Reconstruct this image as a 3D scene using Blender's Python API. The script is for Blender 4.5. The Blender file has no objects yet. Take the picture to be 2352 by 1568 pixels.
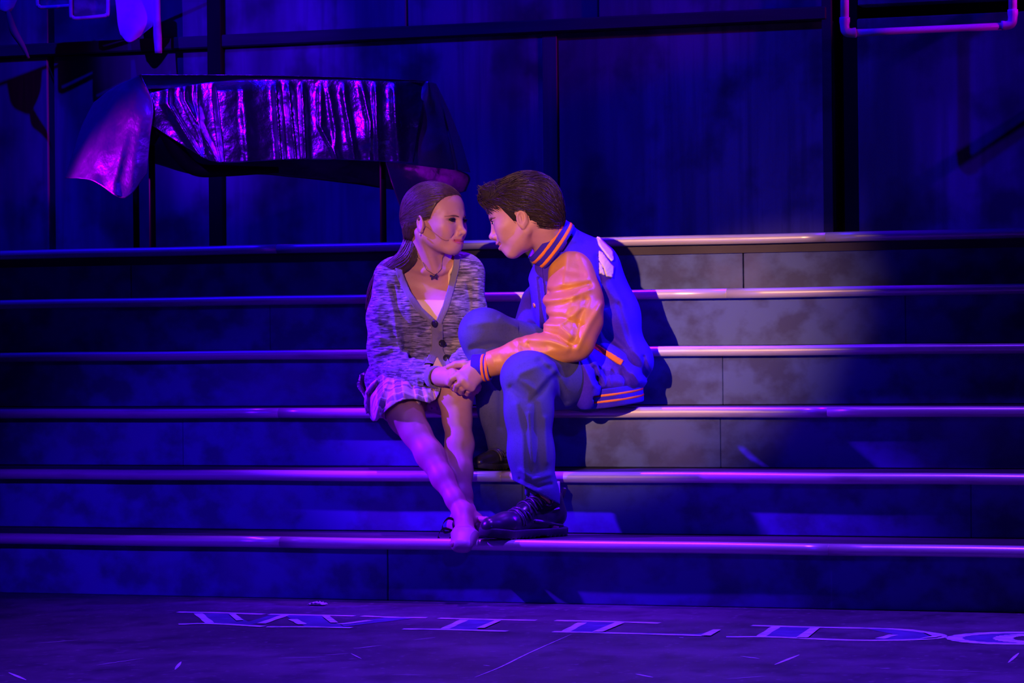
import bpy, math, random
import numpy as np
from mathutils import Vector, Matrix

random.seed(7)
rng = np.random.default_rng(7)
SC = bpy.context.scene
COL = SC.collection

# ------------------------------------------------------------------ camera
CAM = np.array([2.7986, -7.4849, 0.7398])
F_PX, YAW, ROLL = 6669.5, 0.3241, -0.0104
RISE, RUN = 0.18, 0.28
FWD = np.array([-math.sin(YAW), math.cos(YAW), 0.0])
_r = np.array([math.cos(YAW), math.sin(YAW), 0.0]); _u = np.array([0, 0, 1.0])
RGT = _r * math.cos(ROLL) + _u * math.sin(ROLL)
UPV = _u * math.cos(ROLL) - _r * math.sin(ROLL)
D0 = 8.7827                                   # distance from the camera to the couple's seat
ORI = CAM + D0 * FWD
cam = bpy.data.cameras.new('camera'); cam_o = bpy.data.objects.new('camera', cam); COL.objects.link(cam_o)
cam.sensor_width = 36.0; cam.lens = F_PX / 2352.0 * 36.0
cam.clip_end = 200
cam_o.matrix_world = Matrix(((RGT[0], UPV[0], -FWD[0], CAM[0]), (RGT[1], UPV[1], -FWD[1], CAM[1]),
                             (RGT[2], UPV[2], -FWD[2], CAM[2]), (0, 0, 0, 1)))
SC.camera = cam_o

# ------------------------------------------------------------------ view, world, stage lights
SC.view_settings.view_transform = 'Standard'
SC.view_settings.look = 'None'
SC.view_settings.gamma = 1.0
SC.view_settings.exposure = 0.0
SC.view_settings.use_curve_mapping = False
world = bpy.data.worlds.new('dark_house'); SC.world = world; world.use_nodes = True
world.node_tree.nodes['Background'].inputs[0].default_value = (0.02, 0.0, 1.0, 1)
world.node_tree.nodes['Background'].inputs[1].default_value = 0.004

def fig2w(p):
    p = np.asarray(p, float)
    return ORI + p[..., 0:1] * RGT + p[..., 1:2] * UPV - p[..., 2:3] * FWD

def spot(name, src, aim, color, power, angle, blend, radius=0.05):
    l = bpy.data.lights.new(name, 'SPOT'); o = bpy.data.objects.new(name, l); COL.objects.link(o)
    l.color = color; l.energy = power; l.spot_size = math.radians(angle); l.spot_blend = blend
    l.shadow_soft_size = radius
    o.location = Vector(src)
    o.rotation_euler = (Vector(aim) - Vector(src)).to_track_quat('-Z', 'Y').to_euler()
    return o

def fw(u, v, w): return tuple(fig2w(np.array([[u, v, w]]))[0])
# warm follow spot from the front left of the house
spot('warm_spot', fw(-2.2, 2.0, 9.05), fw(0.255, 0.175, 0.05), (1.0, 0.45, 0.28), 4000, 9.2, 1.0, 0.03)
# blue washes: two from the left, high right, front, overhead; one for the floor, two for the back wall and what hangs there
spot('blue_wash_left', fw(-4.8, 3.2, 0.3), fw(-0.14, -0.2, 0.2), (0.1, 0.002, 1.0), 8000, 12.5, 0.8, 0.06)
spot('blue_low_left', fw(-3.0, 2.6, 6.0), fw(-1.05, -0.36, 0.2), (0.055, 0.001, 1.0), 1050, 16, 1.0, 0.1)
spot('blue_wash_right', fw(4.4, 4.6, -0.4), fw(0.35, -0.1, 0.1), (0.06, 0.0, 1.0), 4300, 15, 0.9, 0.06)
spot('blue_top_light', fw(-0.8, 5.0, -1.0), fw(0.0, -0.1, 0.1), (0.18, 0.005, 1.0), 1700, 22, 0.9, 0.06)
spot('blue_front', fw(1.6, 3.0, 8.5), fw(0.0, -0.45, 0.0), (0.02, 0.0, 1.0), 470, 20, 0.9, 0.15)
spot('floor_wash', fw(0.5, 6.6, 2.0), fw(0.4, -0.78, 2.3), (0.115, 0.014, 1.0), 5000, 44, 1.0, 0.2)
spot('wall_wash', fw(-2.6, 5.2, -0.6), fw(0.1, 0.9, -3.6), (0.006, 0.0, 1.0), 1000, 84, 0.7, 0.05)
spot('cloth_light', fw(-3.6, 3.4, 0.5), fw(-1.55, 1.5, -3.5), (0.05, 0.0, 1.0), 1000, 14, 0.7, 0.04)
spot('foil_light_left', fw(-4.4, 0.5, -3.0), fw(-0.9, 0.6, -2.45), (0.45, 0.0, 1.0), 430, 15, 0.8, 0.06)
spot('foil_light_high', fw(-2.6, 3.6, 1.6), fw(-0.9, 0.62, -2.5), (0.14, 0.0, 1.0), 620, 14, 0.8, 0.05)
spot('pipe_light', fw(0.6, 4.2, -1.0), fw(1.75, 1.4, -2.75), (0.05, 0.0, 1.0), 260, 12, 0.8, 0.04)
spot('pipe_side_light', fw(4.6, 1.7, -1.6), fw(1.75, 1.42, -2.72), (0.7, 0.0, 1.0), 420, 9, 0.8, 0.04)

# ------------------------------------------------------------------ helpers: projecting, meshes
def px2fig(px, py, w):
    s = (D0 - w) / F_PX
    return np.array([(px - 1176.0) * s, (784.0 - py) * s, w])
def fig2px(P):
    s = F_PX / (D0 - P[:, 2])
    return 1176.0 + P[:, 0] * s, 784.0 - P[:, 1] * s
def ray(px, py):
    return FWD + (px - 1176.0) / F_PX * RGT - (py - 784.0) / F_PX * UPV
def on_z(px, py, z=0.0):
    d = ray(px, py); t = (z - CAM[2]) / d[2]; return CAM + t * d
def on_y(px, py, y):
    d = ray(px, py); t = (y - CAM[1]) / d[1]; return CAM + t * d
def on_w(px, py, w): return fig2w(px2fig(px, py, w))

def mesh_np(name, V, F, mats=(), parent=None, smooth=True, matidx=None):
    V = np.ascontiguousarray(V, dtype=np.float32)
    me = bpy.data.meshes.new(name)
    if isinstance(F, np.ndarray) and F.ndim == 2:
        n, k = F.shape
        me.vertices.add(len(V)); me.vertices.foreach_set('co', V.ravel())
        me.loops.add(n * k); me.loops.foreach_set('vertex_index', np.ascontiguousarray(F, dtype=np.int32).ravel())
        me.polygons.add(n)
        me.polygons.foreach_set('loop_start', np.arange(0, n * k, k, dtype=np.int32))
        me.update(calc_edges=True)
    else:
        me.from_pydata([tuple(v) for v in V.tolist()], [], [tuple(int(i) for i in f) for f in F])
    me.validate()
    me.polygons.foreach_set('use_smooth', np.full(len(me.polygons), smooth))
    for m in mats: me.materials.append(m)
    if matidx is not None: me.polygons.foreach_set('material_index', np.asarray(matidx, dtype=np.int32))
    me.update()
    o = bpy.data.objects.new(name, me); COL.objects.link(o)
    if parent is not None: o.parent = parent
    return o

def tag(o, label=None, cat=None, group=None, kind=None):
    if label: o['label'] = label
    if cat: o['category'] = cat
    if group: o['group'] = group
    if kind: o['kind'] = kind
    return o
def empty(name, loc=(0, 0, 0)):
    o = bpy.data.objects.new(name, None); COL.objects.link(o); o.location = Vector(loc); o.empty_display_size = 0.1
    return o
def wmesh(name, Vw, F, mats, parent=None, **k):
    """world-space verts; local to the root ancestor's location"""
    off = np.zeros(3); p = parent
    while p is not None:
        off = off + np.array(p.location); p = p.parent
    return mesh_np(name, np.asarray(Vw, float) - off, F, mats, parent, **k)

class MB:
    """collects boxes, tubes and strips into one mesh"""
    def __init__(s): s.v = []; s.f = []; s.n = 0
    def add(s, V, F):
        V = np.asarray(V, float); s.v.append(V); s.f += [tuple(int(i) + s.n for i in f) for f in F]; s.n += len(V); return s
    def box(s, lo, hi, M=None, bev=0.0):
        lo = np.array(lo, float); hi = np.array(hi, float)
        if bev <= 0:
            V = np.array([[(lo, hi)[i][0], (lo, hi)[j][1], (lo, hi)[k][2]] for i in (0, 1) for j in (0, 1) for k in (0, 1)])
            F = [(0, 1, 3, 2), (4, 6, 7, 5), (0, 4, 5, 1), (2, 3, 7, 6), (0, 2, 6, 4), (1, 5, 7, 3)]
        else:
            V, F = rbox(lo, hi, bev)
        if M is not None: V = V @ np.array(M)[:3, :3].T + np.array(M)[:3, 3]
        return s.add(V, F)
    def tube(s, pts, r, sides=8, cap=True):
        V, F = tube(pts, r, sides, cap); return s.add(V, F)
    def build(s, name, mats, parent=None, smooth=False, **k):
        return wmesh(name, np.concatenate(s.v), s.f, mats, parent, smooth=smooth, **k)
def rbox(lo, hi, b):
    c = (lo + hi) / 2; h = (hi - lo) / 2; V = []; idx = {}
    F = []
    for sx in (-1, 1):
        for sy in (-1, 1):
            for sz in (-1, 1):
                for ax in range(3):
                    p = np.array([sx, sy, sz]) * (h - b); p[ax] += (sx, sy, sz)[ax] * b
                    idx[(sx, sy, sz, ax)] = len(V); V.append(c + p)
    for ax in range(3):
        o = [a for a in range(3) if a != ax]
        for sg in (-1, 1):
            q = []
            for a, bb in ((-1, -1), (1, -1), (1, 1), (-1, 1)):
                t = [0, 0, 0]; t[ax] = sg; t[o[0]] = a; t[o[1]] = bb; q.append(idx[tuple(t) + (ax,)])
            F.append(q)
    for ax in range(3):
        o = [a for a in range(3) if a != ax]
        for a in (-1, 1):
            for bb in (-1, 1):
                t1 = [0, 0, 0]; t2 = [0, 0, 0]; t1[ax] = -1; t2[ax] = 1
                for t in (t1, t2): t[o[0]] = a; t[o[1]] = bb
                F.append([idx[tuple(t1) + (o[0],)], idx[tuple(t2) + (o[0],)], idx[tuple(t2) + (o[1],)], idx[tuple(t1) + (o[1],)]])
    for sx in (-1, 1):
        for sy in (-1, 1):
            for sz in (-1, 1): F.append([idx[(sx, sy, sz, a)] for a in range(3)])
    V = np.array(V); G = []
    for f in F:
        p = V[f]; n = np.cross(p[1] - p[0], p[2] - p[0])
        G.append(f if np.dot(n, p.mean(0) - c) > 0 else f[::-1])
    return V, G

def resample(pts, n):
    pts = np.asarray(pts, float)
    if len(pts) == 2: return pts[0] + (pts[1] - pts[0]) * np.linspace(0, 1, n)[:, None]
    P = np.vstack([2 * pts[0] - pts[1], pts, 2 * pts[-1] - pts[-2]]); m = len(pts) - 1
    t = np.linspace(0, m, n); i = np.minimum(t.astype(int), m - 1); f = (t - i)[:, None]
    a, b, c, d = P[i], P[i + 1], P[i + 2], P[i + 3]
    return 0.5 * (2 * b + (c - a) * f + (2 * a - 5 * b + 4 * c - d) * f**2 + (3 * b - a - 3 * c + d) * f**3)
def frames(pts):
    T = np.gradient(pts, axis=0); T /= np.linalg.norm(T, axis=1)[:, None] + 1e-12
    n = np.cross(T[0], [0.3, 0.1, 1.0]); n /= np.linalg.norm(n) + 1e-12; N = []
    for t in T:
        n = n - t * np.dot(n, t); n = n / (np.linalg.norm(n) + 1e-12); N.append(n)
    N = np.array(N); return T, N, np.cross(T, N)
def tube(pts, r, sides=8, cap=True):
    pts = np.asarray(pts, float); n = len(pts); r = np.broadcast_to(np.asarray(r, float), (n,))
    T, N, B = frames(pts); a = np.linspace(0, 2 * math.pi, sides, endpoint=False)
    V = (pts[:, None] + r[:, None, None] * (np.cos(a)[None, :, None] * N[:, None] + np.sin(a)[None, :, None] * B[:, None])).reshape(-1, 3)
    F = [(i * sides + j, i * sides + (j + 1) % sides, (i + 1) * sides + (j + 1) % sides, (i + 1) * sides + j) for i in range(n - 1) for j in range(sides)]
    if cap: F += [tuple(range(sides))[::-1], tuple((n - 1) * sides + j for j in range(sides))]
    return V, F
def tubes_np(strands, radii, sides=3):
    """many open tubes at once: strands (S,n,3), radii (S,n)"""
    S, n, _ = strands.shape
    T = np.gradient(strands, axis=1); T /= np.linalg.norm(T, axis=2, keepdims=True) + 1e-9
    ref = np.array([0.31, 0.2, 0.93]); N = np.cross(T, ref); N /= np.linalg.norm(N, axis=2, keepdims=True) + 1e-9
    B = np.cross(T, N); a = np.linspace(0, 2 * math.pi, sides, endpoint=False)
    V = strands[:, :, None] + radii[:, :, None, None] * (np.cos(a)[:, None] * N[:, :, None] + np.sin(a)[:, None] * B[:, :, None])
    I = np.arange(S * n * sides).reshape(S, n, sides)
    Q = np.stack([I[:, :-1], np.roll(I[:, :-1], -1, 2), np.roll(I[:, 1:], -1, 2), I[:, 1:]], -1).reshape(-1, 4)
    return V.reshape(-1, 3), Q
def ring_band(c, n, a, b, height, thick, flare=0.0, seg=64, gap=None, wob=0.0):
    """closed knit band: a rounded-rectangle profile swept round an ellipse with half axes a, b; n = unit axis"""
    th = np.linspace(0, 2 * math.pi, seg, endpoint=False)
    prof = np.array([(-.5, .35), (-.42, .5), (0, .62), (.42, .5), (.5, .35), (.5, -.35), (.42, -.5), (-.42, -.5), (-.5, -.35)])
    la, lb = np.linalg.norm(a), np.linalg.norm(b); V = []
    for t in th:
        ra = math.cos(t) * a + math.sin(t) * b
        nr = math.cos(t) * a / la * lb + math.sin(t) * b / lb * la; nr = nr / np.linalg.norm(nr)
        for h, q in prof:
            V.append(c + ra + n * h * height + nr * (q * thick + flare * h + wob * math.sin(9 * t + 3 * h)))
    k = len(prof)
    F = [(i * k + j, ((i + 1) % seg) * k + j, ((i + 1) % seg) * k + (j + 1) % k, i * k + (j + 1) % k) for i in range(seg) for j in range(k)]
    return np.array(V), F

# ------------------------------------------------------------------ signed distance fields -> meshes
def smin(a, b, k):
    if k <= 0: return np.minimum(a, b)
    h = np.clip(0.5 + 0.5 * (b - a) / k, 0, 1)
    return b * (1 - h) + a * h - k * h * (1 - h)
class Field:
    def __init__(s): s.p = []; s.post = None
    def _add(s, op, fn, c, r, k): s.p.append((op, fn, np.asarray(c, np.float32), float(r), k)); return s
    def cone(s, a, b, ra, rb, k=0.01, op='+'):
        a = np.asarray(a, np.float32); b = np.asarray(b, np.float32); ab = b - a; L2 = float(ab @ ab) + 1e-12
        def fn(P):
            q = P - a; t = np.clip(q @ ab / L2, 0, 1)
            return np.linalg.norm(q - t[:, None] * ab, axis=1) - (ra + (rb - ra) * t)
        return s._add(op, fn, (a + b) / 2, math.sqrt(L2) / 2 + max(ra, rb), k)
    def chain(s, pts, k=0.02, op='+'):
        for (a, ra), (b, rb) in zip(pts[:-1], pts[1:]): s.cone(a, b, ra, rb, k, op)
        return s
    def ell(s, c, r, M=None, k=0.02, op='+'):
        c = np.asarray(c, np.float32); r = np.asarray(r, np.float32) * np.ones(3, np.float32)
        M = np.eye(3, dtype=np.float32) if M is None else np.asarray(M, np.float32)
        def fn(P):
            q = (P - c) @ M; k0 = np.linalg.norm(q / r, axis=1); k1 = np.linalg.norm(q / (r * r), axis=1)
            return np.where(k1 > 1e-9, k0 * (k0 - 1) / np.maximum(k1, 1e-9), -r.min())
        return s._add(op, fn, c, r.max(), k)
    def fn(s, f, k=0.0, op='+'): return s._add(op, f, (0, 0, 0), 1e3, k)
    def __call__(s, P):
        P = np.asarray(P, np.float32); d = np.full(len(P), 1.0, np.float32)
        if len(P) == 0: return d
        b0, b1 = P.min(0), P.max(0); small = (b1 - b0).max() < .13
        for op, fn, c, r, k in s.p:
            if small and np.linalg.norm(np.maximum(np.maximum(b0 - c, c - b1), 0)) - r > (.045 + k if op == '+' else .02 + k): continue
            db = np.linalg.norm(P - c, axis=1) - r
            if op == '+':
                m = db < d + k
                if m.any(): d[m] = smin(d[m], fn(P[m]), k)
            else:
                m = -db > -d - k * 0 - 1e9 if r > 100 else db < 0.02 + k
                m = np.broadcast_to(m, d.shape)
                if m.any():
                    x = fn(P[m]); d[m] = -smin(-d[m], x if op == '-' else -x, k)
        if s.post is not None: d = s.post(P, d)
        return d

def tiled(f, P, t=.08):
    q = np.floor(np.asarray(P) / t).astype(np.int64); key = (q[:, 0] * 4001 + q[:, 1]) * 4001 + q[:, 2]
    o = np.argsort(key, kind='stable'); cut = np.flatnonzero(np.diff(key[o])) + 1; out = np.empty(len(P), np.float32)
    for g in np.split(o, cut): out[g] = f(P[g])
    return out
def nets(f, lo, hi, h, relax=1):
    lo = np.asarray(lo, float); hi = np.asarray(hi, float); B = 8
    nb = np.ceil((hi - lo) / (h * B)).astype(int); n = nb * B
    ax = [lo[i] + h * np.arange(n[i] + 1) for i in range(3)]
    bc = [lo[i] + h * B * (np.arange(nb[i]) + .5) for i in range(3)]
    C = np.stack(np.meshgrid(*bc, indexing='ij'), -1).reshape(-1, 3)
    dc = np.concatenate([f(C[i:i + 200000]) for i in range(0, len(C), 200000)]).reshape(nb)
    act = np.abs(dc) < B * h * 0.87 * 1.35 + 0.006
    D = np.ones(n + 1, np.float32)
    D[:n[0], :n[1], :n[2]] = np.repeat(np.repeat(np.repeat(np.sign(dc).astype(np.float32), B, 0), B, 1), B, 2)
    ids = np.argwhere(act); g = np.stack(np.meshgrid(*[np.arange(B + 1)] * 3, indexing='ij'), -1).reshape(-1, 3)
    tl = max(1, int(.07 / (B * h))); q = ids // tl; key = (q[:, 0] * 997 + q[:, 1]) * 997 + q[:, 2]; o = np.argsort(key, kind='stable')
    for grp in np.split(ids[o], np.flatnonzero(np.diff(key[o])) + 1):
        I = (grp[:, None] * B + g[None]).reshape(-1, 3)
        P = np.stack([ax[0][I[:, 0]], ax[1][I[:, 1]], ax[2][I[:, 2]]], 1)
        D[I[:, 0], I[:, 1], I[:, 2]] = f(P)
    S = D < 0
    A = S[:-1, :-1, :-1]; al = A.copy(); an = A.copy()
    for i in (0, 1):
        for j in (0, 1):
            for k in (0, 1):
                q = S[i:n[0] + i, j:n[1] + j, k:n[2] + k]; al &= q; an |= q
    cells = np.argwhere(an & ~al); del al, an
    lin = (cells[:, 0] * n[1] + cells[:, 1]) * n[2] + cells[:, 2]
    cor = np.array([[i, j, k] for i in (0, 1) for j in (0, 1) for k in (0, 1)])
    val = np.stack([D[cells[:, 0] + c[0], cells[:, 1] + c[1], cells[:, 2] + c[2]] for c in cor], 1)
    acc = np.zeros((len(cells), 3)); cnt = np.zeros(len(cells))
    for a in range(8):
        for b in range(a + 1, 8):
            if np.abs(cor[a] - cor[b]).sum() != 1: continue
            va, vb = val[:, a], val[:, b]; m = (va < 0) != (vb < 0)
            t = np.where(m, va / np.where(m, va - vb, 1), 0)
            acc += np.where(m[:, None], cor[a] + t[:, None] * (cor[b] - cor[a]), 0); cnt += m
    V = lo + h * (cells + acc / cnt[:, None])
    Q = []
    for axs in range(3):
        sl0 = [slice(None)] * 3; sl1 = [slice(None)] * 3; sl0[axs] = slice(0, -1); sl1[axs] = slice(1, None)
        X = S[tuple(sl0)] != S[tuple(sl1)]
        E = np.argwhere(X); o1, o2 = [(1, 2), (2, 0), (0, 1)][axs]
        ok = (E[:, o1] > 0) & (E[:, o2] > 0) & (E[:, o1] < n[o1]) & (E[:, o2] < n[o2]); E = E[ok]
        flip = S[E[:, 0], E[:, 1], E[:, 2]]
        q = []
        for d1, d2 in ((-1, -1), (0, -1), (0, 0), (-1, 0)):
            c = E.copy(); c[:, o1] += d1; c[:, o2] += d2
            q.append(np.searchsorted(lin, (c[:, 0] * n[1] + c[:, 1]) * n[2] + c[:, 2]))
        q = np.stack(q, 1); q[~flip] = q[~flip][:, ::-1]; Q.append(q)
    Q = np.concatenate(Q)
    for _ in range(relax):
        e = h * 0.35; d = tiled(f, V); G = np.stack([tiled(f, V + np.eye(3)[i] * e) - d for i in range(3)], 1) / e
        st = -(d / np.maximum((G**2).sum(1), 0.25))[:, None] * G
        V = V + np.clip(st, -h, h)
    return V, Q
def grad(f, P, e=0.002):
    if len(P) > 800:
        d = tiled(f, P); return np.stack([tiled(f, P + np.eye(3)[i] * e) - d for i in range(3)], 1) / e
    return np.stack([f(P + np.eye(3)[i] * e) - f(P - np.eye(3)[i] * e) for i in range(3)], 1) / (2 * e)
def fmesh(name, f, lo, hi, h, mats, parent, zone=None, relax=1):
    V, Q = nets(f, lo, hi, h, relax)
    mi = zone(V[Q].mean(1)) if zone is not None else None
    return wmesh(name, fig2w(V), Q, mats, parent, matidx=mi)
def surf_w(f, px, py, w0=0.8, w1=-0.6, n=700):
    ws = np.linspace(w0, w1, n); P = np.stack([px2fig(px, py, w) for w in ws]); d = f(P)
    i = np.argmax(d < 0)
    return ws[i] if d[i] < 0 else None
def seg_dist(x, y, pl):
    d = np.full(x.shape, 1e9, np.float32)
    for (x0, y0), (x1, y1) in zip(pl[:-1], pl[1:]):
        dx, dy = x1 - x0, y1 - y0; t = np.clip(((x - x0) * dx + (y - y0) * dy) / (dx * dx + dy * dy + 1e-9), 0, 1)
        d = np.minimum(d, np.hypot(x - x0 - t * dx, y - y0 - t * dy))
    return d
def poly_sd(x, y, pl):
    """signed distance to polygon in px (negative inside)"""
    d = seg_dist(x, y, list(pl) + [pl[0]]); ins = np.zeros(x.shape, bool); n = len(pl)
    for i in range(n):
        x0, y0 = pl[i]; x1, y1 = pl[(i + 1) % n]
        c = ((y0 > y) != (y1 > y)) & (x < (x1 - x0) * (y - y0) / (y1 - y0 + 1e-12) + x0); ins ^= c
    return np.where(ins, -d, d)
def strokes(P, d, st, wmid):
    """sculpting strokes on the near side: each (polyline px, sigma px, height m)"""
    m = np.abs(d) < 0.05
    if not m.any(): return d
    Q = P[m]; x, y = fig2px(Q); add = np.zeros(len(Q), np.float32)
    wm = wmid(Q) if callable(wmid) else wmid
    for pl, sg, am in st: add += am * np.exp(-(seg_dist(x, y, pl) / sg) ** 2)
    d = d.copy(); d[m] -= add * np.clip((Q[:, 2] - wm) / 0.03, 0, 1); return d
def vnoise(P, s, seed=0):
    """cheap smooth noise from rotated sines"""
    r = np.random.default_rng(seed); o = 0
    for i in range(5):
        k = r.normal(size=3); k /= np.linalg.norm(k); o = o + np.sin(P @ (k * s * (0.7 + 0.25 * i)) + r.uniform(0, 6.28))
    return o / 5

# ------------------------------------------------------------------ materials
def mat(name, col, rough=0.6, metal=0.0, spec=0.5, bump=None, mix=None, sheen=0.0, coat=0.0):
    """col: base colour. mix: list of (texture, scale xyz, low, high, colour2, factor, coord). bump: (scale xyz, strength, distance, coord)"""
    m = bpy.data.materials.new(name); m.use_nodes = True; N = m.node_tree.nodes; L = m.node_tree.links
    b = N['Principled BSDF']; b.inputs['Roughness'].default_value = rough; b.inputs['Metallic'].default_value = metal
    b.inputs['Specular IOR Level'].default_value = spec
    if sheen: b.inputs['Sheen Weight'].default_value = sheen
    if coat: b.inputs['Coat Weight'].default_value = coat; b.inputs['Coat Roughness'].default_value = 0.15
    b.inputs['Base Color'].default_value = (*col, 1)
    tc = N.new('ShaderNodeTexCoord')
    def tex(kind, sc, coord):
        mp = N.new('ShaderNodeMapping'); mp.inputs['Scale'].default_value = sc if hasattr(sc, '__len__') else (sc,) * 3
        L.new(tc.outputs[coord], mp.inputs[0])
        if kind == 'noise':
            t = N.new('ShaderNodeTexNoise'); t.inputs['Scale'].default_value = 1.0; t.inputs['Detail'].default_value = 4
        elif kind == 'voronoi': t = N.new('ShaderNodeTexVoronoi'); t.inputs['Scale'].default_value = 1.0
        elif kind == 'wave': t = N.new('ShaderNodeTexWave'); t.inputs['Scale'].default_value = 1.0
        L.new(mp.outputs[0], t.inputs['Vector'])
        return t.outputs['Distance' if kind == 'voronoi' else 'Fac']
    last = None
    for kind, sc, lo, hi, c2, fac, coord in (mix or []):
        r = N.new('ShaderNodeMapRange'); r.inputs['From Min'].default_value = lo; r.inputs['From Max'].default_value = hi
        r.inputs['To Max'].default_value = fac; r.clamp = True
        L.new(tex(kind, sc, coord), r.inputs['Value'])
        x = N.new('ShaderNodeMix'); x.data_type = 'RGBA'; L.new(r.outputs[0], x.inputs['Factor'])
        if last is None: x.inputs[6].default_value = (*col, 1)
        else: L.new(last, x.inputs[6])
        x.inputs[7].default_value = (*c2, 1); last = x.outputs[2]
    if last is not None: L.new(last, b.inputs['Base Color'])
    if bump:
        sc, st, dist, coord = bump; bp = N.new('ShaderNodeBump'); bp.inputs['Strength'].default_value = st; bp.inputs['Distance'].default_value = dist
        L.new(tex('noise', sc, coord), bp.inputs['Height']); L.new(bp.outputs[0], b.inputs['Normal'])
    return m

def skin_mat(name, col, col2):
    m = mat(name, col, 0.46, 0, 0.35, mix=[('noise', 55, 0.45, 0.7, col2, 0.35, 'Object')]); N, L = m.node_tree.nodes, m.node_tree.links; b = N['Principled BSDF']
    last = b.inputs['Base Color'].links[0].from_socket
    for at, c in (('lips', (0.5, 0.1, 0.13, 1)), ('makeup', (0.03, 0.018, 0.02, 1)), ('blush', (0.68, 0.25, 0.22, 1))):
        a = N.new('ShaderNodeAttribute'); a.attribute_name = at; x = N.new('ShaderNodeMix'); x.data_type = 'RGBA'
        L.new(a.outputs['Fac'], x.inputs['Factor']); L.new(last, x.inputs[6]); x.inputs[7].default_value = c; last = x.outputs[2]
    L.new(last, b.inputs['Base Color']); return m
def set_attr(o, name, v):
    a = o.data.attributes.new(name, 'FLOAT', 'POINT'); a.data.foreach_set('value', np.asarray(v, np.float32))
# ================================================================== setting: floor, staircase, platform, back wall
m_floor = mat('black_stage_floor', (0.075, 0.07, 0.085), 0.5, 0, 0.3,
              mix=[('noise', (2.2, 3.0, 1), 0.42, 0.68, (0.17, 0.15, 0.18), 0.75, 'Object'), ('noise', (9, 7, 1), 0.48, 0.7, (0.035, 0.03, 0.04), 0.7, 'Object'), ('noise', (40, 30, 1), 0.6, 0.72, (0.3, 0.27, 0.32), 0.5, 'Object')],
              bump=((6, 30, 6), 0.15, 0.004, 'Object'))
m_chalk = mat('chalk_line', (0.75, 0.7, 0.8), 0.95, 0, 0.1, mix=[('noise', 22, 0.45, 0.75, (0.25, 0.23, 0.27), 0.8, 'Object')])
m_fill = mat('smudged_chalk_fill', (0.1, 0.09, 0.25), 0.95, 0, 0.1, mix=[('noise', (14, 14, 5), 0.4, 0.7, (0.17, 0.15, 0.4), 0.7, 'Object')])
m_riser = mat('mottled_dark_riser_paint', (0.125, 0.19, 0.47), 0.75, 0, 0.25,
              mix=[('noise', (11, 11, 13), 0.42, 0.62, (0.06, 0.055, 0.1), 0.62, 'Object'), ('noise', (4, 4, 5), 0.5, 0.7, (0.18, 0.2, 0.42), 0.5, 'Object')],
              bump=(40, 0.12, 0.003, 'Object'))
m_tread = mat('dark_tread_board', (0.05, 0.045, 0.05), 0.6, 0, 0.3, mix=[('noise', (3, 14, 3), 0.4, 0.7, (0.11, 0.1, 0.11), 0.7, 'Object')])
m_nose = mat('worn_satin_nosing', (0.95, 0.9, 0.74), 0.34, 0.35, 0.7,
             mix=[('noise', (6, 40, 40), 0.55, 0.75, (0.5, 0.4, 0.37), 0.6, 'Object')], bump=((3, 90, 90), 0.1, 0.002, 'Object'))
m_flat = mat('streaked_scenic_flat', (0.34, 0.33, 0.36), 0.85, 0, 0.15,
             mix=[('noise', (3.2, 3, 0.6), 0.42, 0.62, (0.12, 0.11, 0.13), 0.9, 'Object'),
                  ('noise', (26, 3, 1.3), 0.46, 0.7, (0.17, 0.16, 0.18), 0.75, 'Object'),
                  ('noise', (3.4, 3, 3.0), 0.5, 0.66, (0.07, 0.06, 0.07), 0.85, 'Object')],
             bump=((30, 5, 3), 0.2, 0.004, 'Object'))
m_batten = mat('stained_batten', (0.13, 0.125, 0.14), 0.85, 0, .15, mix=[('noise', (20, 3, .8), .4, .7, (.05, .05, .055), .8, 'Object')])
m_dark = mat('black_painted_timber', (0.008, 0.007, 0.009), 0.7, 0, 0.15, mix=[('noise', (4, 4, 2), 0.45, 0.7, (0.02, 0.018, 0.022), 0.7, 'Object')])
m_brown = mat('dark_stained_beam', (0.075, 0.07, 0.075), 0.7, 0, 0.25, mix=[('noise', (1.5, 4, 14), 0.45, 0.7, (0.035, 0.03, 0.035), 0.7, 'Object')])
m_black = mat('black_powder_coat', (0.012, 0.012, 0.013), 0.5, 0, 0.3)

X0, X1 = -3.6, 3.4
YW = 6 * RUN + 2.6
ZP = 6 * RISE
b = MB(); b.box((-8, -9, -0.04), (8, RUN * 1 + 0.03, 0.0))
floor = b.build('floor', [m_floor]); tag(floor, kind='structure')

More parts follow.
